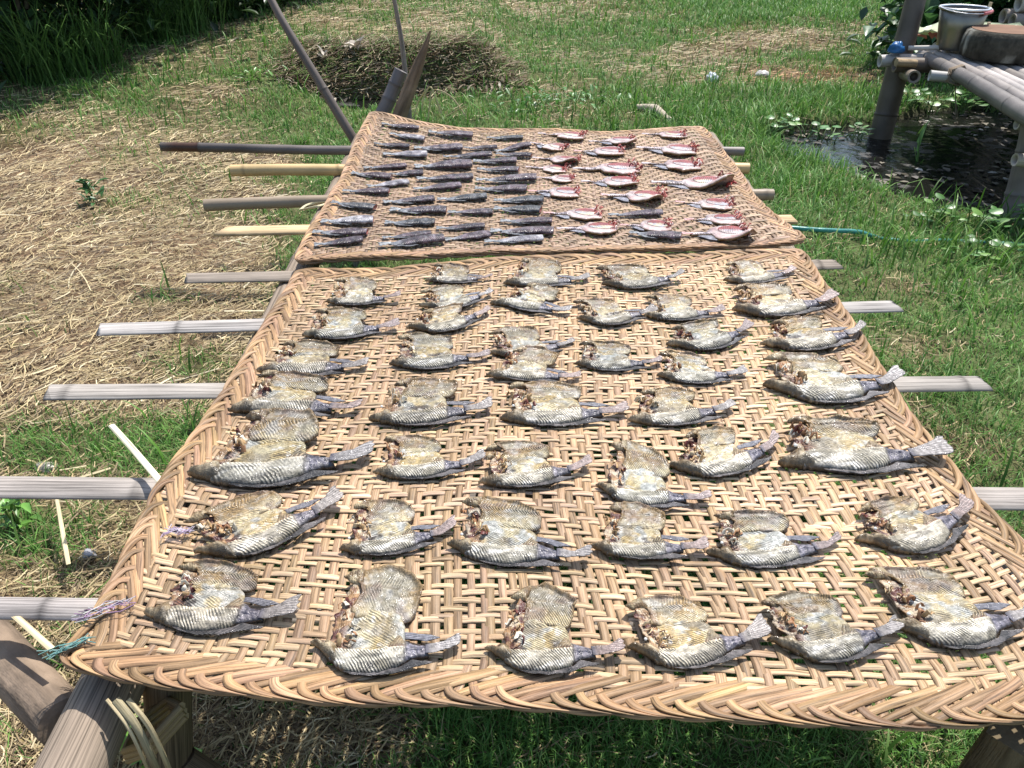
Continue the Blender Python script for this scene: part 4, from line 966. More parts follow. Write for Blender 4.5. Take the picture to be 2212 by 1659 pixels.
def whole_fish(tail, head, th, i, label, tone='dark'):
    rs = np.random.default_rng(900 + i); z0 = .004 + .0008 * (i % 4)
    A = on(fm, *tail, z0); B = on(fm, *head, z0); L = (B - A).length
    dep = A.y * cp + (CAMZ - A.z) * sp_
    s = th / F * dep
    yaw = math.atan2(B.y - A.y, B.x - A.x); pit = -math.asin(max(-.3, min(.3, (B.z - A.z) / L)))
    root = empty('headless_fish', A, (0, pit, yaw)); tag(root, label, 'fish', 'dark headless fish lying on the far mat')
    hw = s * .86; hz = s * .31
    nx_ = 34; ring = 14
    xs = np.linspace(.16, 1.0, nx_)
    prof = np.interp(xs, [.16, .24, .34, .5, .68, .85, .97, 1.0], [.22, .34, .55, .86, 1.0, .98, .88, .78])
    zp = np.interp(xs, [.16, .3, .5, .8, 1.0], [.25, .45, .75, 1.0, 1.0])
    cur = rs.uniform(-.05, .05); cen = cur * (xs - .5) ** 2 * L - .06 * (1 - prof) * s * rs.uniform(-1, 2)
    an = np.arange(ring) * 2 * math.pi / ring
    Yc = cen[:, None] + prof[:, None] * hw * np.cos(an)[None] * (1 + .30 * (vn(xs[:, None] * 7 + i, an[None] * .8, i) - .5))
    Zc = hz * zp[:, None] * (1 + np.sin(an)[None] * (1 + .18 * (vn(xs[:, None] * 8 + 9, an[None] * 1.5, i) - .5)))
    # sunken slit along the near side
    X = np.repeat(xs[:, None] * L, ring, 1)
    v = np.stack([X, Yc, np.maximum(Zc, .0005)], -1).reshape(-1, 3)
    f = [[a * ring + b, a * ring + (b + 1) % ring, a * ring + ring + (b + 1) % ring, a * ring + ring + b] for a in range(nx_ - 1) for b in range(ring)]
    xx = v[:, 0] / L; ar = np.tile(an, nx_)
    n1 = fbm(xx * 11 + i, ar * 1.3, 60 + i); n2 = fbm(xx * 30, ar * 3, 70 + i)
    if tone == 'dark': base, alt = c3(.045, .032, .038), c3(.115, .08, .095)
    elif tone == 'purple': base, alt = c3(.055, .032, .040), c3(.13, .092, .105)
    elif tone == 'black': base, alt = c3(.035, .035, .038), c3(.10, .10, .105)
    else: base, alt = c3(.17, .15, .17), c3(.40, .38, .39)
    c = lerp3(base, alt, sstep(.4, .65, n1))
    c = lerp3(c, c3(.36, .36, .38), sstep(.55, .75, n2) * (.35 if tone != 'silver' else .6))
    c = lerp3(c, c3(.27, .29, .31), sstep(.42, .2, xx) * .75)
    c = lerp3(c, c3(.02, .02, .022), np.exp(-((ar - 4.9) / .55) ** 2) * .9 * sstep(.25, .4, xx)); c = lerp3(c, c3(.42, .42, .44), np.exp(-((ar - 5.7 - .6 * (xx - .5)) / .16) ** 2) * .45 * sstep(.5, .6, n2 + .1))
    mb = MB(); mb.add(v, np.array(f), c, np.stack([xx * 34 + np.cos(ar) * 2, .6 + 0 * xx], 1))
    mb.build('body', M['dark_fish'], root)
    e = v[-ring:]; mb = MB(); ctr = e.mean(0) - np.array([.012 * L * 3, 0, 0])
    mid = ctr * .55 + e * .45 + np.array([.002, 0, 0])
    cc = np.concatenate([np.tile(c3(.14, .05, .045), (ring, 1)), np.tile(c3(.26, .075, .06) if rs.random() < .7 else c3(.45, .30, .27), (ring, 1)), [c3(.10, .02, .02)]])
    mb.add(np.concatenate([e, mid, [ctr]]), [np.array([[b, (b + 1) % ring, ring + (b + 1) % ring, ring + b] for b in range(ring)]), np.array([[ring + b, ring + (b + 1) % ring, 2 * ring] for b in range(ring)])], cc)
    mb.build('cut_end', M['dark_fish'], root)
    h0 = prof[0] * hw / L
    wd = h0 * rs.uniform(2.0, 3.2); dy = rs.uniform(-.3, .3) * h0
    tp = [(.20, h0 * .9), (.12, h0 + wd * .35), (.03, wd + dy), (0, wd * .75 + dy), (.02, dy), (.0, -wd * .7 + dy), (.03, -wd + dy), (.12, -h0 - wd * .3), (.20, -h0 * .9)]
    vv, ff, c2, st = plate(tp, .012, .003, 3000 + i, L, lambda x, y, d: .03 + 0 * x + .015 * vn(x * 30, y * 40, i), lambda x, y, d: lerp3(c3(.14, .15, .16), c3(.36, .37, .38), vn(x * 40, y * 40, i)), lambda x, y, d: np.stack([y * 70, .7 + 0 * x], 1), .008)
    mb = MB(); mb.add(vv * L + np.array([0, cen[0], 0]), ff, c2, st); mb.build('tail_fin', M['dark_fish'], root)
    if rs.random() < .8:    # belly fin flap along the near side
        tp = [(.22, -h0 * .6), (.45, -.62 * hw / L), (.60, -.85 * hw / L), (.50, -1.15 * hw / L), (.34, -.95 * hw / L), (.16 + rs.uniform(-.03, .03), -2.3 * h0)]
        vv, ff, c2, st = plate(tp, .014, .004, 4000 + i, L, lambda x, y, d: .02 + 0 * x + .015 * vn(x * 20, y * 20, i), lambda x, y, d: lerp3(c3(.12, .12, .13), c3(.34, .35, .36), vn(x * 30, y * 30, i + 5)), lambda x, y, d: np.stack([(x + y * 3) * 40, .7 + 0 * x], 1), .008)
        mb = MB(); mb.add(vv * L, ff, c2, st); mb.build('belly_fin', M['dark_fish'], root)
Z4 = lambda x, y: (663.6 + x / 4.0, 221.2 + y / 4.0)
D = {1: (640, 200, 965, 245, 50, 'purple'), 2: (715, 285, 1015, 345, 60, 'silver'), 3: (1045, 275, 1430, 310, 65, 'purple'), 4: (1550, 320, 1865, 325, 50, 'black'), 5: (575, 370, 885, 405, 50, 'dark'), 6: (920, 415, 1340, 425, 80, 'purple'),
     7: (1350, 415, 1640, 412, 45, 'dark'), 8: (1620, 440, 1920, 385, 60, 'purple'), 9: (650, 465, 1035, 480, 75, 'silver'), 10: (1175, 492, 1590, 475, 60, 'dark'), 11: (1630, 465, 1940, 485, 50, 'dark'), 12: (485, 585, 855, 572, 60, 'purple'),
     13: (925, 578, 1415, 570, 105, 'purple'), 14: (1430, 530, 1810, 532, 68, 'dark'), 15: (1465, 600, 1830, 612, 60, 'dark'), 16: (380, 625, 730, 670, 65, 'purple'), 17: (710, 638, 1000, 632, 60, 'dark'), 18: (945, 685, 1430, 675, 75, 'dark'),
     19: (1455, 698, 1980, 685, 82, 'purple'), 20: (520, 745, 870, 715, 68, 'silver'), 21: (915, 770, 1325, 748, 75, 'purple'), 22: (1445, 768, 1900, 778, 75, 'purple'), 23: (305, 788, 710, 805, 70, 'purple'), 24: (655, 882, 1095, 862, 75, 'dark'),
     25: (1120, 860, 1550, 845, 75, 'black'), 26: (1610, 868, 2045, 870, 74, 'black'), 27: (208, 888, 590, 945, 66, 'black'), 28: (712, 948, 1205, 962, 84, 'dark'), 29: (1210, 970, 1608, 975, 70, 'dark'), 30: (1610, 938, 2020, 965, 80, 'black'),
     31: (118, 1055, 575, 1055, 88, 'silver'), 32: (668, 1060, 1105, 1065, 75, 'black'), 33: (1112, 1110, 1535, 1092, 60, 'dark'), 34: (1665, 1048, 2115, 1055, 70, 'purple'), 35: (45, 1148, 525, 1158, 75, 'purple'), 36: (645, 1192, 1065, 1150, 55, 'dark'),
     37: (1575, 1135, 2130, 1148, 88, 'purple'), 38: (60, 1258, 485, 1220, 75, 'dark'), 39: (615, 1262, 1180, 1215, 96, 'dark'), 40: (1185, 1205, 1575, 1168, 78, 'purple'), 41: (1525, 1225, 2035, 1205, 72, 'silver')}
colsD = [('leftmost', [38, 35, 31, 27, 23, 20, 16, 12, 9, 5, 2, 1]), ('second', [39, 36, 32, 28, 24, 21, 18, 17, 13, 6, 3]), ('third', [40, 33, 29, 25, 10, 7]), ('fourth', [41, 37, 34, 30, 26, 22, 19, 15, 14, 11, 8, 4])]
tn = dict(dark='dark grey', purple='purplish', black='blackish', silver='silvery')
for cn, ids in colsD:
    for j, q in enumerate(ids):
        a = D[q]; whole_fish(Z4(a[0], a[1]), Z4(a[2], a[3]), a[4] / 4.0, q, f'{tn[a[5]]} headless fish, {ORD[j]} from the front in the {cn} column on the far mat', a[5])
Z5 = lambda x, y: (1106 + x * .275, 221.2 + y * .275)
whole_fish(Z5(750, 908), Z5(1175, 892), 60 * .275, 42, 'dark headless fish lying alone between the pink split fish, in their middle column', 'purple')
whole_fish(Z5(915, 1048), Z5(1325, 1090), 75 * .275, 43, 'dark headless fish with a cut collar, nearest the front rim among the pink split fish', 'dark')

def pink_fish(tail, head, h, i, label, curl=0.0):
    rs = np.random.default_rng(1500 + i); z0 = .0035 + .0006 * (i % 4)
    A = on(fm, *tail, z0); B = on(fm, *head, z0); L = (B - A).length
    dep = A.y * cp + (CAMZ - A.z) * sp_
    sang = (CAMZ - A.z) / math.hypot(A.y, CAMZ - A.z)
    Hp = h / F * dep / (sang + .12) * 1.25 / L     # plan height relative to length
    Hp = min(Hp, .70)
    yaw = math.atan2(B.y - A.y, B.x - A.x)
    root = empty('pink_split_fish', A, (0, 0, yaw)); tag(root, label, 'fish', 'pink split fish lying open on the far mat')
    u = Hp * .44; l = -Hp * .56; sd = 5000 + i * 10
    j1, j2 = rs.uniform(-.03, .03, 2)
    body = [(.14, .015), (.26, .035), (.36, .055), (.45, u * .62), (.56, u * .95), (.70, u * 1.0), (.84, u * .9), (.93, u * .6), (.90, u * .15), (.93, -.0), (.97 + j1 * .5, l * .25), (.93 + j2, l * .62), (.82, l * .92), (.68, l * 1.0), (.55, l * .86), (.46, l * .62), (.40, -.055), (.30, -.04), (.14, -.025)]
    cx, cy = .735, u * .22
    def cav(x, y): return ((x - cx) / .23) ** 2 + ((y - cy + .18 * Hp * (x - cx)) / (Hp * .25)) ** 2
    nz = lambda x, y, s, k: fbm(x * k + s * 3.3, y * k, sd + s)
    def bc(x, y, d):
        c = lerp3(c3(.74, .52, .49), c3(.82, .70, .66), sstep(.35, .65, nz(x, y, 1, 8)))
        c = lerp3(c, c3(.60, .30, .28), sstep(.62, .75, nz(x, y, 2, 12)) * .5)
        c = lerp3(c, lerp3(c3(.70, .58, .60), c3(.12, .11, .15), sstep(.42, .55, nz(x, y, 3, 22))), sstep(.50, .34, x) * .9); c = lerp3(c, c3(.10, .04, .05), np.exp(-((cav(x, y) - 1.15) / .22) ** 2) * .55)
        c = lerp3(c, c3(.30, .18, .06), sstep(.014, .002, d) * sstep(0, -.03, y) * .9)
        return c
    dish = lambda x, y: sstep(1.25, .6, cav(x, y))
    zf = lambda x, y, d: .018 + .026 * np.sqrt(np.clip(d, 0, .05) / .05) - .014 * dish(x, y) + .01 * nz(x, y, 4, 9) + curl * sstep(.5, 1.0, x) * sstep(0, l, y) + .06 * sstep(l * .3, l, y) * Hp
    body = [(p_[0] + (.07 * (float(vn(q_ * 1.7, i, 9)) - .5)), p_[1] + .16 * Hp * (float(vn(q_ * 1.3, i + 5, 9)) - .5)) for q_, p_ in enumerate(body)]
    v, f, c, st = plate(body, .015, .009, sd, L, zf, bc, lambda x, y, d: np.stack([(x + y * .4) * 34, .12 + .5 * sstep(.5, .35, x)], 1), .02)
    mb = MB(); mb.add(v * L, f, c * .66, st); mb.build('body', M['pink_fish'], root)
    # cavity lining with dark red ribs along the backbone
    t = np.linspace(0, 2 * math.pi, 22, endpoint=False)
    cp_ = [(cx + .215 * math.cos(a) * (1 if math.cos(a) < 0 else .95), cy - .18 * Hp * .19 * math.cos(a) + Hp * .24 * math.sin(a)) for a in t]
    white = rs.random() < .5
    def cc_(x, y, d):
        yy = (y - cy + .18 * Hp * (x - cx)) / (Hp * .24)
        c = lerp3(np.array((.62, .50, .47) if not white else (.80, .72, .52)) * 1.0, c3(.55, .56, .60), sstep(.5, .65, nz(x, y, 5, 14)))
        c = c * .75; c = lerp3(c, c3(.24, .06, .06), sstep(-.35, .15, yy + .5 * (nz(x, y, 8, 12) - .5))); c = lerp3(c, c3(.50, .14, .12), sstep(.8, 1.0, yy) * .6)
        c = lerp3(c, c3(.05, .03, .05), sstep(.06, .14, x - cx - .03) * sstep(.5, .6, nz(x, y, 6, 20)) * .9)
        return c
    v, f, c, st = plate(cp_, .016, .003, sd + 1, L, lambda x, y, d: zf(x, y, np.full(x.shape, .06)) + .008 + .008 * sstep(0, .03, d), cc_, lambda x, y, d: np.stack([(x - y * .3) * 42, .9 + 0 * x], 1), .012)
    mb = MB(); mb.add(v * L, f, c, st); mb.build('cavity', M['pink_fish'], root)
    # raw gill end
    mb = MB()
    for k in range(int(rs.integers(16, 24))):
        q0 = np.array([.90 + rs.uniform(-.06, .07), u * rs.uniform(-.6, .9), .05]); a = rs.uniform(-1, 1); ln = rs.uniform(.02, .06)
        pts = np.array([q0 + np.array([math.cos(a) * ln * t_, math.sin(a) * ln * t_, .05 * math.sin(t_ * 3) * rs.random() + .02 * k / 12]) for t_ in np.linspace(-.5, 1, 5)]) * L
        col = [c3(.40, .07, .06), c3(.60, .22, .18), c3(.80, .62, .55), c3(.16, .03, .03)][rs.choice(4, p=[.4, .25, .2, .15])]
        T_ = np.gradient(pts, axis=0); T_ /= np.linalg.norm(T_, axis=1, keepdims=True) + 1e-9
        nn = rs.normal(size=3); nn[2] = 1; S_ = np.cross(T_, nn); S_ /= np.linalg.norm(S_, axis=1, keepdims=True) + 1e-9
        ribbon(mb, pts, S_, np.cross(S_, T_), L * rs.uniform(.012, .03), .001, col)
    mb.build('gills', M['pink_fish'], root)
    pk = c3(.72, .42, .40) if rs.random() < .5 else c3(.62, .52, .52)
    dy = rs.uniform(-.015, .015)
    tp = [(.17, .018), (.10, .026), (.02, .036 + dy), (0, .02 + dy), (.02, dy), (0, -.03 + dy), (.03, -.042 + dy), (.10, -.03), (.17, -.026)]
    v, f, c, st = plate(tp, .012, .003, sd + 2, L, lambda x, y, d: .035 + .01 * vn(x * 20, y * 20, i), lambda x, y, d: lerp3(pk, pk * .8, vn(x * 60, y * 10, i)), lambda x, y, d: np.stack([y * 130, .6 + 0 * x], 1), .008)
    mb = MB(); mb.add(v * L, f, c, st); mb.build('tail_fin', M['pink_fish'], root)
    if rs.random() < .6:
        tp = [(.33, -.035), (.44, -.08), (.44, l * .6), (.36, l * .55), (.24, -.085), (.20, -.075), (.27, -.05)]
        v, f, c, st = plate(tp, .014, .003, sd + 3, L, lambda x, y, d: .02 + .0 * x, lambda x, y, d: lerp3(c3(.14, .14, .18), c3(.42, .42, .46), vn(x * 40, y * 40, i)), lambda x, y, d: np.stack([(x + y * 3) * 40, .9 + 0 * x], 1), .008)
        mb = MB(); mb.add(v * L, f, c, st); mb.build('fin', M['pink_fish'], root)
PK = {1: (200, 262, 580, 290, 75), 2: (600, 328, 980, 315, 80), 3: (1015, 268, 1375, 272, 95), 4: (140, 332, 435, 375, 80), 5: (480, 403, 895, 405, 100), 6: (970, 378, 1470, 390, 110), 7: (155, 458, 550, 470, 80), 8: (105, 523, 450, 535, 80),
      9: (470, 545, 1010, 530, 115), 10: (1010, 502, 1490, 510, 130), 11: (190, 610, 495, 620, 88), 12: (535, 640, 1000, 640, 115), 13: (1085, 655, 1740, 640, 135), 14: (120, 718, 550, 725, 118), 15: (690, 752, 1210, 765, 128), 16: (1275, 803, 1750, 815, 120),
      17: (240, 892, 720, 900, 110), 18: (345, 1018, 840, 1005, 100), 19: (840, 988, 1265, 995, 120), 20: (1345, 942, 1820, 930, 100), 21: (1325, 1058, 1900, 1050, 150)}
for cn, ids in (('left', [18, 17, 14, 11, 8, 7, 4, 1]), ('middle', [19, 15, 12, 9, 5, 2]), ('right', [21, 20, 16, 13, 10, 6, 3])):
    for j, q in enumerate(ids):
        a = PK[q]; note = {13: 'largest pink split fish with standing flap', 21: 'big pink split fish with curled flap', 15: 'red tailed pink split fish'}.get(q, 'pink split fish')
        pink_fish(Z5(a[0], a[1]), Z5(a[2], a[3]), a[4] * .275, q, f'{note}, {ORD[j]} from front in {cn} column', {13: .22, 21: .20, 15: .15, 7: .14, 2: .10, 12: .06}.get(q, .0))

# ------------------------------------------------------------------ small things near the mats
def splint(name, a, b, w_, col, label):
    mb = MB(); ribbonpath(mb, [a, (a + b) / 2 + Vector((0, 0, .004)), b], w_, col, .0016, side=(.7, .7, 0), n=10)
    c = (a + b) / 2; o = mb.build(name, M['wood'], loc=tuple(c)); tag(o, label, 'splint')
splint('bamboo_splint', at(240, 918, .50), at(348, 1042, .505), .010, (.78, .72, .52), 'pale fresh bamboo splint sticking out of the left rim over a crossbar')
splint('bamboo_splint', onground(150, 1120) + Vector((0, 0, .12)), onground(166, 1262) + Vector((0, 0, .06)), .009, (.68, .58, .36), 'thin straw coloured splint standing behind the nearest crossbar at the left')
splint('bamboo_splint', at(-30, 1278, .46), at(112, 1402, .478), .008, (.66, .54, .33), 'straw coloured splint between the nearest crossbar and the corner of the mat')
mb = MB(); p = on(fm, 670, 446) + Vector((-.03, 0, -.01))
for q in ([(0, 0, 0), (.06, .005, .01), (.075, .03, .012)], [(0, 0, 0), (.01, .035, .005), (.07, .04, .01)]):
    ribbonpath(mb, [p + Vector(t) for t in q], .008, (.75, .66, .42), n=12)
o = mb.build('bent_splint', M['wood'], loc=tuple(p)); tag(o, 'small pale bent bamboo splint at the left edge of the far mat', 'splint')
def tangle(name, c, ext, n, col, label, yaw=0):
    mb = MB()
    for k in range(n):
        a = rng.uniform(0, 6.28, 14); t = np.clip(np.linspace(-.5, .5, 14) + rng.normal(0, .22, 14), -.6, .6)
        X = t * ext[0]; Y = rng.normal(0, .35, 14) * ext[1]; X, Y = X * math.cos(yaw) - Y * math.sin(yaw), X * math.sin(yaw) + Y * math.cos(yaw)
        pts = [c + Vector((X[i], Y[i], .006 + .006 * random.random())) for i in range(14)]
        P0 = np.array([list(p) for p in pts]); 
        tt = np.linspace(0, 13, 60); P1 = np.stack([np.interp(tt, range(14), P0[:, q]) for q in range(3)], 1)
        for _ in range(4): P1[1:-1] = (P1[:-2] + 2 * P1[1:-1] + P1[2:]) / 4
        tube(mb, [Vector(p) for p in P1[::2]], .0007, col[k % len(col)], 4, caps=False)
    o = mb.build(name, M['thread'], loc=tuple(c)); tag(o, label, 'thread')
tangle('tangled_thread', on(nm, 392, 1160, .004), (.035, .02), 12, [(.42, .32, .44), (.55, .50, .56)], 'tuft of pale purple thread by the head of the leftmost fish in the second row', .1)
tangle('tangled_thread', on(nm, 232, 1330, .004), (.06, .016), 12, [(.36, .22, .34), (.50, .50, .48), (.45, .38, .46)], 'purple and white thread tied along the left rim near the front corner', .45)
tangle('tangled_thread', at(150, 1408, .50), (.05, .016), 9, [(.13, .28, .26), (.24, .38, .35)], 'teal thread hanging at the front left corner of the near mat', .6)

# ------------------------------------------------------------------ hose, litter, plants
pts = []
for px_, py_ in ((1700, 506), (1745, 510), (1800, 513), (1850, 514), (1900, 515), (1960, 521), (2040, 519), (2120, 523), (2212, 528), (2350, 530)):
    q = onground(px_, py_); pts.append(q + Vector((0, 0, .030 if px_ < 1880 else -.002)))
mb = MB(); tube(mb, pts, .010, (.07, .30, .26), 10, caps=True)
o = mb.build('garden_hose', M['plastic'], loc=tuple(pts[0])); tag(o, 'teal green garden hose lying half hidden in the grass right of the mats', 'hose')
def crumple(name, c, s, col, label, cat, seed, mat='plastic', flat=.5):
    rs = np.random.default_rng(seed); mb = MB(); n = 16
    th_, ph_ = np.meshgrid(np.linspace(.02, math.pi - .02, n), np.arange(n) * 2 * math.pi / n, indexing='ij')
    d = np.stack([np.sin(th_) * np.cos(ph_), np.sin(th_) * np.sin(ph_), np.cos(th_)], -1).reshape(-1, 3)
    rr = .6 + .8 * fbm(d[:, 0] * 3 + seed, d[:, 1] * 3 + d[:, 2] * 2.1, seed)
    v = d * rr[:, None] * np.array([s[0], s[1], s[2]]) ; v[:, 2] = np.maximum(v[:, 2], -s[2] * .3)
    v = v + np.array(list(c))
    q = [[a * n + b, a * n + (b + 1) % n, a * n + n + (b + 1) % n, a * n + n + b] for a in range(n - 1) for b in range(n)]
    mb.add(v, np.array(q)[:, ::-1], col); o = mb.build(name, M[mat], loc=tuple(c), smooth=False); tag(o, label, cat); return o
crumple('plastic_scrap', onground(1538, 178) + Vector((0, 0, .02)), (.05, .045, .05), (.66, .70, .74), 'crumpled bluish white plastic scrap on the grass, left one of two', 'litter', 1)
crumple('plastic_scrap', onground(1645, 165) + Vector((0, 0, .015)), (.065, .045, .03), (.66, .62, .58), 'crumpled white plastic scrap on the brown straw strip', 'litter', 2)
crumple('plastic_scrap', onground(100, 1012) + Vector((0, 0, .004)), (.03, .02, .012), (.36, .34, .28), 'dull clear plastic scrap in the weeds at the left edge', 'litter', 3)
crumple('stone', onground(195, 1205) + Vector((0, 0, .01)), (.016, .014, .012), (.36, .36, .38), 'small grey stone on the dry straw at the left', 'stone', 4, 'bark')
crumple('plastic_scrap', onground(162, 1440) + Vector((0, 0, .01)), (.014, .014, .012), (.6, .62, .62), 'tiny white scrap on the dark soil by the front left corner', 'litter', 6)
for k, (a, b, s) in enumerate(((768, 125, .13), (700, 140, .07))):
    mb = MB(); n = 9; c = onground(a, b)
    P = np.array([list(c)] * n) + rng.normal(0, .015, (n, 3)) + np.array([0, 0, .05])
    leafcards(mb, P, rng.uniform(.6, 1.1, n) * s, rng.uniform(-1, 4, n), rng.uniform(.2, 1.3, n), mixcol(n, [(.55, .45, .36), (.62, .55, .46)], [1, 1]), 1.8)
    o = mb.build('dead_leaf_bunch', M['litter'], loc=tuple(c)); tag(o, ('big pale dead leaf bunch on the cut bank behind the puddle', 'small pale dead leaf bunch at the left end of the cut bank')[k], 'dead leaves')
# pale driftwood piece in grass behind far mat
c = onground(1412, 250)
mb = MB(); tube(mb, [c + Vector((-.10, .16, .02)), c + Vector((0, 0, .04)), c + Vector((.08, -.18, .01))], [.02, .04, .02], (.42, .36, .28), 8, seed=3)
o = mb.build('driftwood', M['bark'], loc=tuple(c)); tag(o, 'pale weathered piece of wood in the grass behind the far mat', 'wood')
c = onground(1135, 215)
def bent_reed():
    mb = MB(); b = onground(925, 262)
    for q in ([(0, 0, 0), (.03, 0, .22), (.16, .02, .16), (.26, .0, .02)], [(-.05, 0, .02), (-.02, 0, .16), (.03, 0, .24), (.09, 0, .05)], [(-.10, 0, .0), (-.06, .02, .13), (.0, 0, .20)], [(.12, 0, .03), (.25, 0, .10)]):
        ribbonpath(mb, [b + Vector(t) for t in q], .010, (.62, .50, .28), n=24)
    o = mb.build('bent_reed', M['straw'], loc=tuple(b)); tag(o, 'bent yellow dry reeds standing in the grass behind the stake', 'reeds')
bent_reed()

def spoon(mb, base, az, ln, size, pitch, col):
    """water hyacinth leaf: petiole and broad rounded blade"""
    d = Vector((math.cos(az), math.sin(az), 0)); tip = base + d * ln * math.cos(pitch) + Vector((0, 0, ln * math.sin(pitch)))
    midp = base + d * ln * .35 * math.cos(pitch) + Vector((0, 0, ln * .62 * math.sin(pitch)))
    tube(mb, [base, midp, tip], [size * .09, size * .075, size * .04], (.13, .22, .07), 6, caps=False)
    u = (d * math.cos(pitch * .4) + Vector((0, 0, math.sin(pitch * .4)))).normalized(); s = Vector((-d.y, d.x, 0)); n = u.cross(s) * -1
    prof = [(0, .05), (.12, .34), (.3, .52), (.55, .56), (.78, .42), (.93, .2), (1.0, .0)]
    vs = []
    for t, w__ in prof:
        for q in (-1, -.5, 0, .5, 1):
            vs.append(list(tip + u * t * size * 1.1 + s * w__ * q * size - n * (-.16 * abs(q) * w__ * size * 1.2) + Vector((0, 0, -.18 * t * t * size))))
    f = [[a * 5 + b, a * 5 + b + 1, a * 5 + 6 + b, a * 5 + 5 + b] for a in range(len(prof) - 1) for b in range(4)]
    mb.add(np.array(vs), np.array(f), col)
HY = [(1960, 232, .055, 'water hyacinth beside the leaning platform leg'), (2085, 236, .06, 'tall water hyacinth deep in the shade under the platform'), (2160, 240, .06, 'water hyacinth behind the near platform leg'), (1835, 345, .045, 'water hyacinth right of the tall grass stem'), (1665, 310, .05, 'leftmost water hyacinth at the muddy left end of the ditch'), (1722, 335, .055, 'water hyacinth with broad shiny leaves, second from the left end of the ditch'), (1775, 352, .045, 'water hyacinth in front of the tall grass stem in the ditch'), (1700, 290, .04, 'small water hyacinth behind the others at the left end of the ditch'),
      (2010, 262, .06, 'water hyacinth left of the others under the platform'), (2060, 268, .06, 'water hyacinth in the middle of those under the platform'), (2130, 262, .055, 'water hyacinth farthest right under the platform'),
      (2010, 492, .035, 'small water hyacinth at the left end of the patch beside the hose'), (2062, 486, .05, 'large shiny water hyacinth in the patch on the grass'), (2112, 502, .05, 'water hyacinth in the middle of the patch on the grass'), (2160, 492, .05, 'water hyacinth right of the middle of the patch on the grass'), (2206, 500, .05, 'water hyacinth at the right frame edge in the patch on the grass'), (2070, 552, .035, 'low water hyacinth in front of the hose, left one'), (2165, 562, .04, 'low water hyacinth in front of the hose, right one')]
for (a, b, s, lab) in HY:
    c = onground(a, b); c.z = max(c.z, WZ)
    mb = MB()
    for k in range(random.randint(8, 13)):
        g_ = random.uniform(.8, 1.3); cc = np.array((.075, .19, .045)) * g_ if random.random() < .8 else np.array((.16, .30, .07))
        spoon(mb, c + Vector((random.uniform(-.05, .05), random.uniform(-.05, .05), 0)), random.uniform(0, 6.28), random.uniform(1.0, 2.6) * s, s * random.uniform(.6, 1.15), random.uniform(.5, 1.35), cc)
    o = mb.build('water_hyacinth', M['leaf'], loc=tuple(c)); tag(o, lab, 'water plant', 'water hyacinth plants around the ditch')
def weed(c, nleaf, size, col, name, label, spread=.05, ht=.1, elong=2.6, patch=False):
    mb = MB(); n = nleaf; t = rng.random(n)
    P = np.array([list(c)] * n) + np.stack([rng.normal(0, spread, n), rng.normal(0, spread, n), t * ht + .01], 1)
    leafcards(mb, P, rng.uniform(.6, 1.2, n) * size, rng.uniform(0, 6.28, n), rng.uniform(-.2, .9, n), mixcol(n, [col, tuple(np.array(col) * 1.3)], [1, 1]), elong)
    for k in range(3): tube(mb, [Vector(c), Vector(c) + Vector((random.uniform(-1, 1) * spread, random.uniform(-1, 1) * spread, ht))], .003, (.12, .2, .05), 5, caps=False)
    o = mb.build(name, M['leaf'], loc=tuple(c)); tag(o, label, 'weed'); 
    if patch: o['kind'] = 'stuff'
weed(onground(45, 1150), 26, .05, (.12, .26, .05), 'weed', 'bright green broad leaved weed at the left frame edge', .018, .09)
weed(onground(345, 1640), 22, .055, (.17, .34, .06), 'weed', 'bright green leafy weed under the front left corner of the mat', .025, .09)
weed(onground(205, 440), 30, .055, (.06, .15, .05), 'weed', 'dark green weed standing in the straw at the left', .015, .10)
weed(onground(1150, 232), 60, .07, (.07, .18, .04), 'weed', 'low leafy weed patch in the grass behind the far mat, left one', .16, .06, patch=True)
weed(onground(1245, 222), 60, .07, (.09, .2, .05), 'weed', 'low leafy weed patch in the grass behind the far mat, right one', .16, .06, patch=True)
weed(onground(545, 170), 40, .06, (.09, .2, .04), 'weed', 'light green weed patch on the slope left of the leaning pole', .12, .05, patch=True)
# tall grass stem in the ditch
c = onground(1975, 400); mb = MB()
tube(mb, [c, c + Vector((-.02, 0, .15)), c + Vector((-.05, 0, .30))], [.004, .004, .002], (.12, .2, .06), 6, caps=False)
blades(mb, np.array([list(c + Vector((-.01 * k, 0, .05 * k))) for k in range(7)]), np.linspace(.2, .14, 7), np.full(7, .014), rng.uniform(.6, 1.2, 7), rng.uniform(0, 6.28, 7), mixcol(7, [(.13, .27, .06)], [1]))
o = mb.build('tall_grass_stem', M['leaf'], loc=tuple(c)); tag(o, 'single tall grass stem with drooping blades standing in the ditch', 'grass stem')

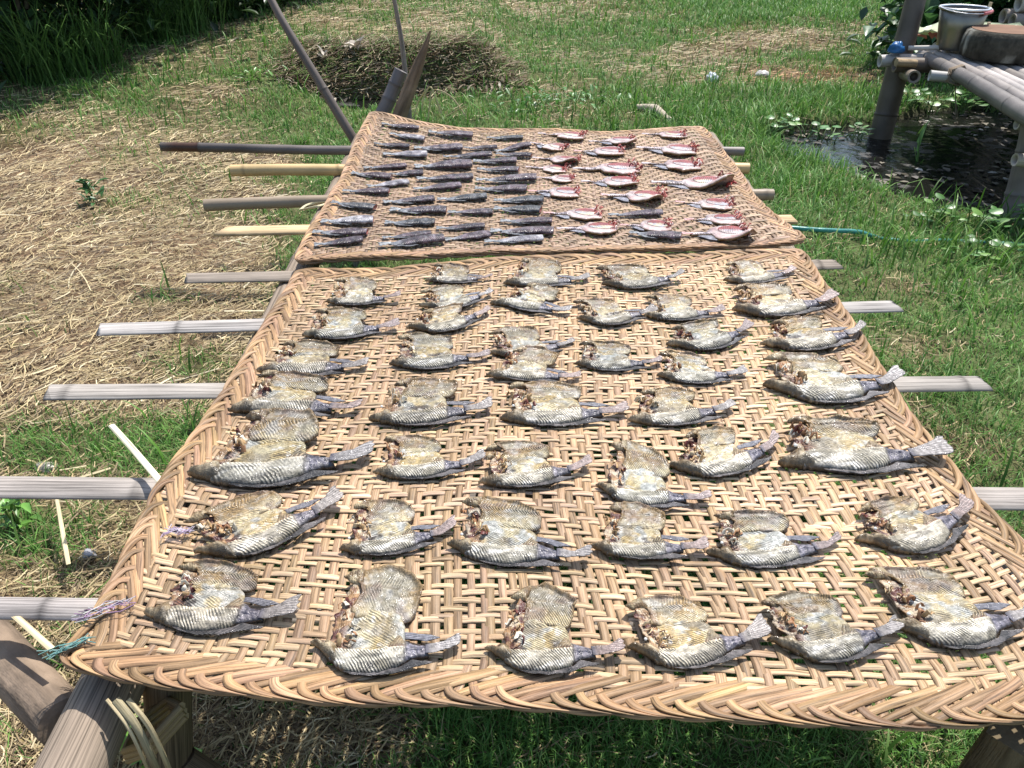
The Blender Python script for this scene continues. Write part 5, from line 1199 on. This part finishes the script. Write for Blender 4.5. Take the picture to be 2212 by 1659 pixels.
# ------------------------------------------------------------------ thicket at the upper left, shrub at the upper right
def shrub(c, rad, ht, n, size, cols, name, label, blade=0, elong=2.4, cat='shrub', low=0.0):
    root = empty(name, c); tag(root, label, cat, None)
    mb = MB()
    for k in range(7):
        a = random.uniform(0, 6.28); r_ = rad * random.uniform(.2, .7)
        tube(mb, [Vector(c) + Vector((random.uniform(-.1, .1), random.uniform(-.1, .1), -.03)), Vector(c) + Vector((math.cos(a) * r_ * .5, math.sin(a) * r_ * .5, ht * .45)), Vector(c) + Vector((math.cos(a) * r_, math.sin(a) * r_, ht * .9))], [.022, .015, .006], (.10, .08, .05), 6, caps=False)
    mb.build('trunk', M['bark'], root, loc=tuple(c))
    mb = MB()
    # clumps through the volume
    m = 60; ca = rng.uniform(0, 6.28, m); cr = np.sqrt(rng.random(m)) * rad; cz = low + rng.random(m) ** .8 * (ht - low)
    prof = np.sin(np.clip(cz / ht, .06, .96) * math.pi) ** .45
    CC = np.stack([np.cos(ca) * cr * prof, np.sin(ca) * cr * prof, cz], 1)
    idx = rng.integers(0, m, n); cs = rng.uniform(.10, .26, m)[idx][:, None] * rad
    P = CC[idx] + rng.normal(0, 1, (n, 3)) * cs * np.array([1, 1, .8]); P[:, 2] = np.maximum(P[:, 2], .02)
    col = mixcol(n, cols, [1] * len(cols)) * (rng.uniform(.75, 1.25, m)[idx])[:, None]
    leafcards(mb, P + np.array(list(c)), rng.uniform(.6, 1.3, n) * size, rng.uniform(0, 6.28, n), rng.uniform(-1.0, .6, n), col, elong)
    mb.build('crown', M['leaf'], root, loc=tuple(c))
    return root
DG = [(.035, .075, .022), (.05, .10, .03), (.03, .06, .025)]
def gpt(px_, py_): return onground(px_, py_)
for k, (a, b, dy, rad, ht, lab) in enumerate([(-40, 185, .5, 1.0, 2.6, 'dark leafy shrub at the far left corner of the thicket'), (120, 130, .7, 1.0, 3.0, 'tall dark shrub second from the left in the thicket'), (260, 95, .8, 1.05, 3.0, 'dense dark shrub in the middle of the thicket'), (390, 60, .8, 1.0, 2.8, 'dark shrub right of the middle of the thicket'), (500, 20, 1.0, 1.0, 2.8, 'dark green shrub at the right end of the thicket')]):
    g0 = gpt(a, b); c = (g0.x, g0.y + dy, gz(g0.x, g0.y + dy))
    o = shrub(c, rad, ht, 7500, .13, DG, 'shrub', lab); o['group'] = 'shrubs of the dark thicket'
for k, (a, b, h_, lab) in enumerate([(60, 190, .55, 'long bladed grass clump drooping before the thicket, leftmost'), (130, 172, .45, 'grass clump with arching blades beside the leftmost one'), (200, 150, .5, 'thin grass clump before the middle of the dark thicket'), (330, 95, .55, 'green grass clump arching out of the thicket toward the slope'), (400, 75, .55, 'bright grass clump hanging over the straw slope'), (470, 45, .6, 'grass clump leaning right over the slope beside the thicket'), (530, 22, .5, 'grass clump at the upper right end of the thicket')]):
    g0 = gpt(a, b); n = 150; mb = MB()
    P = np.stack([rng.normal(0, .13, n), rng.normal(0, .08, n) + .1, np.zeros(n)], 1) + np.array(list(g0))
    blades(mb, P, rng.uniform(.5, 1.15, n) * h_ * 1.2, rng.uniform(.007, .014, n), rng.uniform(.3, 1.15, n), rng.uniform(-3.4, .4, n), mixcol(n, [(.06, .13, .035), (.10, .2, .05), (.14, .25, .08)], [3, 3, 1.5]), 1.2)
    o = mb.build('grass_clump', M['grass'], loc=tuple(g0)); tag(o, lab, 'grass clump', 'tall grass clumps before the thicket')
c = at(2130, 0, 0); c = (4.15, 7.2, 0)
o = shrub(c, .9, 1.25, 3800, .15, [(.045, .12, .035), (.07, .17, .05), (.05, .10, .045)], 'shrub', 'broad leaved green shrub behind the bamboo platform', elong=1.7)
o = shrub((5.6, 7.6, 0), 1.0, 1.3, 3200, .14, [(.045, .12, .035), (.08, .19, .06)], 'shrub', 'green shrub behind the chopping block at the right frame edge', elong=2.0)

# ------------------------------------------------------------------ bamboo platform at the right
PZ = .40
pf = empty('bamboo_platform', (3.2, 4.5, 0)); tag(pf, 'low weathered bamboo platform standing in the ditch at the right', 'platform')
def pp(name, pts, rad, col, nodes=(), mat='bamboo', ring=14, hollow=True):
    part(pf, name, M[mat], lambda mb: tube(mb, pts, rad, col, ring, nodes, .07, hollow=hollow, seed=random.random() * 9))
lg = (.11, .088, .07)
b0 = at(1905, 283, WZ - .1); b0 = aty(1903, 292, 5.05)
pp('leg', [b0 + Vector((-.03, 0, -.15)), b0, aty(1938, 150, 5.10), aty(1960, 70, 5.14), aty(1988, -40, 5.2)], [.072, .070, .066, .062, .058], lg, [.28, .62, .95], 'bamboo', 18)
b1 = aty(2192, 455, 3.62)
pp('leg', [b1 + Vector((-.02, 0, -.12)), b1, aty(2222, 340, 3.66), aty(2245, 220, 3.7)], [.062, .06, .058, .055], (.18, .15, .13), [.2, .4], 'bamboo', 18)
for (lx, ly) in ((4.4, 5.2), (4.3, 3.7)): pp('leg', [(lx, ly, -.2), (lx, ly, PZ)], .06, lg)
# beams across
pp('beam', [aty(1900, 132, 5.02), aty(1960, 130, 5.02), aty(2260, 118, 5.02)], .036, (.40, .37, .34), [.1, .5])
pp('beam', [aty(1932, 140, 4.92), aty(2010, 141, 4.92), aty(2300, 146, 4.92)], .042, (.13, .10, .075), [.3, .8])
part(pf, 'wedge', M['bark'], lambda mb: tube(mb, [aty(1936, 135, 4.86), aty(1978, 137, 4.86)], .030, (.34, .25, .15), 6, flat=.8))
pp('beam', [aty(1950, 158, 5.1), aty(1975, 166, 4.7)], .035, (.22, .18, .14), [])
pp('beam', [aty(2008, 163, 4.55), aty(2100, 172, 4.5), aty(2400, 190, 4.4)], .028, (.42, .40, .37), [.2])
pp('beam', [(2.62, 4.25, PZ - .10), (4.3, 4.15, PZ - .11)], .035, (.12, .10, .08), [])  # dark beam colour paints in the shadow below the floor
pp('beam', [(2.52, 3.85, PZ - .11), (4.3, 3.85, PZ - .14)], .035, (.12, .10, .08), [])  # likewise darkened, under-floor shadow put into its colour
# near edge rail and floor slats, all running towards the viewer
e0 = aty(1990, 118, 5.12); e1 = aty(2215, 248, 3.62)
dd_ = (e1 - e0).normalized()
pp('edge_rail', [e0, e0.lerp(e1, .5) + Vector((0, 0, .01)), e1, e1 + dd_ * .35], [.032, .037, .041, .042], (.17, .15, .135), [.45, .9, 1.35], 'bamboo', 16)
sx = e0.x + .07
for k in range(26):
    x0 = e0.x + .07 + k * .064; zz = e0.z + .012 + random.uniform(-.006, .006); r_ = random.uniform(.026, .034)
    a = Vector((x0, 5.28 + random.uniform(-.1, .1), zz)); b = Vector((x0 + (e1.x - e0.x) * 1.1, 3.35, e1.z + .012))
    c_ = (.40, .36, .33) if k % 3 else (.33, .29, .26); c_ = tuple(np.array(c_) * random.uniform(.85, 1.15))
    pp('floor_slat', [a, a.lerp(b, .5) + Vector((0, 0, .006)), b], r_, c_, [random.uniform(.2, .5), random.uniform(.7, 1.0), random.uniform(1.2, 1.5)], 'bamboo', 12)
pp('cross_lath', [aty(1962, 104, 5.05), aty(2016, 103, 5.0), aty(2060, 104, 5.0)], .014, (.55, .52, .47), [], 'wood', 8, False)
part(pf, 'binding', M['wood'], lambda mb: [tube(mb, [e0.lerp(e1, .42) + Vector((.055 * math.cos(a), q, .055 * math.sin(a))) for a in np.linspace(0, 6.28, 16)], .005, (.28, .22, .16), 5, caps=False) for q in (-.01, .004, .018)])
part(pf, 'binding', M['wood'], lambda mb: [ribbonpath(mb, [e0.lerp(e1, .42) + Vector(t) for t in ((.0, 0, -.04), (.03, 0, -.13), (.06, -.02, -.22 - q))], .006, (.24, .2, .15)) for q in (0, .03)])
# things at the right frame edge under the platform
o = stick('bamboo_pole', [aty(2196, 268, 3.75), aty(2330, 274, 3.75)], .026, (.42, .38, .33), 'pale bamboo pole end at the right frame edge under the platform', 'pole', [.03], hollow=True)
o = stick('bamboo_pole', [aty(2192, 345, 3.55), aty(2330, 352, 3.55)], .030, (.40, .34, .29), 'brown bamboo pole end tied to the near platform leg at the right frame edge', 'pole', [.04], hollow=True)
# bucket
bc_ = aty(2058, 112, 5.0); bz0 = e0.z + .052; bc_.z = bz0
bk = empty('bucket', bc_); tag(bk, 'stainless steel bucket standing on the corner of the platform', 'bucket')
def lathe(mb, prof, c, col, ring=40, tilt=0):
    an = np.arange(ring) * 2 * math.pi / ring; pr = np.array(prof)
    v = np.stack([c[0] + pr[:, 0][:, None] * np.cos(an), c[1] + pr[:, 0][:, None] * np.sin(an), c[2] + np.repeat(pr[:, 1][:, None], ring, 1) + 0 * an], -1).reshape(-1, 3)
    f = [[a * ring + b, a * ring + (b + 1) % ring, a * ring + ring + (b + 1) % ring, a * ring + ring + b] for a in range(len(prof) - 1) for b in range(ring)]
    mb.add(v, np.array(f), col)
rT, rB, hB = .132, .098, .222
part(bk, 'body', M['steel'], lambda mb: lathe(mb, [(.001, 0), (rB * .96, 0), (rB, .006), (rB * 1.01, .02), (rB + (rT - rB) * .5, hB * .5), (rT, hB), (rT - .004, hB), (rB + (rT - rB) * .5 - .004, hB * .5), (rB - .004, .012), (.001, .01)], bc_, (.27, .25, .21)))
part(bk, 'rim', M['steel'], lambda mb: lathe(mb, [(rT - .005, hB), (rT - .003, hB + .006), (rT + .005, hB + .007), (rT + .009, hB + .001), (rT + .006, hB - .007), (rT - .001, hB - .006)], bc_, (.72, .72, .72)))
part(bk, 'handle', M['steel'], lambda mb: tube(mb, [bc_ + Vector(((rT + .012) * math.cos(a), (rT + .015) * math.sin(a), hB + .004 - .02 * math.sin(-a))) for a in np.linspace(-3.14, 0, 24)], .0035, (.6, .6, .6), 6))
part(bk, 'grip', M['plastic'], lambda mb: tube(mb, [bc_ + Vector(((rT + .012) * math.cos(a), (rT + .015) * math.sin(a), hB + .004 - .02 * math.sin(-a))) for a in np.linspace(-1.25, -.65, 8)], .009, (.55, .16, .17), 8))
part(bk, 'handle_lug', M['steel'], lambda mb: tube(mb, [bc_ + Vector((rT + .004, 0, hB - .02)), bc_ + Vector((rT + .010, 0, hB + .03))], .012, (.5, .42, .3), 8, flat=.5))
# chopping block
cb = aty(2165, 120, 4.72); cb.z = bz0 - .004
ck = empty('chopping_block', cb); tag(ck, 'thick round cracked wooden chopping block on the platform', 'chopping block')
def block(mb):
    n = 56; rows_ = [(.205, 0), (.222, .01), (.228, .05), (.226, .105), (.214, .138), (.196, .148)]
    vs = []; cs = []
    for r0, z in rows_:
        for b in range(n):
            a = b * 2 * math.pi / n; k = 1 + .07 * (float(vn(a * 1.4, 0, 3)) - .5) + .035 * (float(vn(a * 9, z * 6, 4)) - .5)
            vs.append((cb.x + r0 * k * math.cos(a), cb.y + r0 * k * math.sin(a), cb.z + z)); m_ = float(vn(a * 12, z * 10, 5))
            cs.append(np.array((.05, .046, .036)) * (.5 + 1.3 * m_) if m_ < .8 else np.array((.3, .29, .25)))
    f = [[a * n + b, a * n + (b + 1) % n, a * n + n + (b + 1) % n, a * n + n + b] for a in range(len(rows_) - 1) for b in range(n)]
    mb.add(np.array(vs), np.array(f), np.array(cs), np.array([(v[2] * 3, i % n * .02) for i, v in enumerate(vs)]))
part(ck, 'side', M['bark'], block)
part(ck, 'top', M['wood'], lambda mb: lathe(mb, [(.001, .144), (.08, .143), (.15, .146), (.194, .1495)], cb, (.22, .13, .085)))
# pale sack, scraps and bits behind the bucket
sk = aty(2020, 98, 5.32); sk.z = bz0 + .01
def sheet(mb, c, sx, sy, col, seed):
    n = 22; U, V2_ = np.meshgrid(np.linspace(-.5, .5, n), np.linspace(-.5, .5, n))
    Z = .06 * fbm(U * 5, V2_ * 5, seed) + .03 * sstep(.2, .5, np.abs(V2_)) * vn(U * 6, V2_ * 6, seed)
    v = np.stack([c[0] + U * sx * (1 + .1 * (vn(V2_ * 6, U * 6, 4) - .5)), c[1] + V2_ * sy, c[2] + Z], -1).reshape(-1, 3)
    top = v; bot = v - np.array([0, 0, .006]); ii_ = (np.arange(n - 1)[:, None] * n + np.arange(n - 1)[None]).ravel()
    q = np.stack([ii_, ii_ + 1, ii_ + n + 1, ii_ + n], 1); N2 = n * n
    ed = list(range(n)) + [k_ * n + n - 1 for k_ in range(1, n)] + [N2 - 1 - k_ for k_ in range(1, n)] + [k_ * n for k_ in range(n - 2, 0, -1)]
    side = [[ed[k_], ed[(k_ + 1) % len(ed)], ed[(k_ + 1) % len(ed)] + N2, ed[k_] + N2] for k_ in range(len(ed))]
    mb.add(np.concatenate([top, bot]), [q, q[:, ::-1] + N2, np.array(side)], col)
mb = MB(); sheet(mb, (sk.x + .30, sk.y + .12, sk.z), .72, .34, (.58, .62, .40), 4)
o = mb.build('sack', M['plastic'], loc=tuple(sk)); tag(o, 'pale yellowish green plastic sack lying flat behind the bucket', 'sack')
c = aty(1936, 108, 5.0); crumple('plastic_bag', c, (.045, .04, .045), (.02, .14, .36), 'crumpled bright blue plastic bag behind the leaning platform leg', 'bag', 9)
mb = MB(); c = aty(2000, 92, 5.15)
leafcards(mb, np.array([list(c + Vector((.03 * k, 0, .02)) ) for k in range(7)]), np.full(7, .10), rng.uniform(0, 6.28, 7), rng.uniform(.1, .7, 7), mixcol(7, [(.2, .08, .05), (.10, .06, .04)], [1, 1]), 1.8)
o = mb.build('dead_leaf_bunch', M['litter'], loc=tuple(c)); tag(o, 'dark brown dead leaves on the sack between leg and bucket', 'dead leaves')
stick('wooden_peg', [aty(2126, 100, 5.3), aty(2137, 48, 5.3)], [.014, .010], (.42, .33, .24), 'short pale wooden peg standing behind the chopping block', 'peg', mat='bark')
# second bamboo structure in the corner
fr2 = empty('bamboo_stand', (4.6, 6.2, 0)); tag(fr2, 'bamboo stand with jutting pole ends in the upper right corner', 'stand')
def pf2(name, pts, rad, col, nodes=()):
    part(fr2, name, M['bamboo'], lambda mb: tube(mb, pts, rad, col, 14, nodes, .07, hollow=True, seed=random.random() * 9))
pf2('pole', [aty(2166, 36, 6.1), aty(2360, 30, 6.1)], .052, (.30, .25, .21), [.2]); pf2('pole', [aty(2186, 46, 5.95), aty(2360, 44, 5.95)], .050, (.26, .22, .19), [.15])
pf2('pole', [aty(2200, 8, 6.0), aty(2360, 0, 6.0)], .055, (.45, .42, .38), [.2])
b2 = aty(2212, 90, 6.05); pf2('post', [(b2.x, 6.05, -.1), (b2.x, 6.05, 1.5)], .065, (.22, .17, .13), [.4, .8])
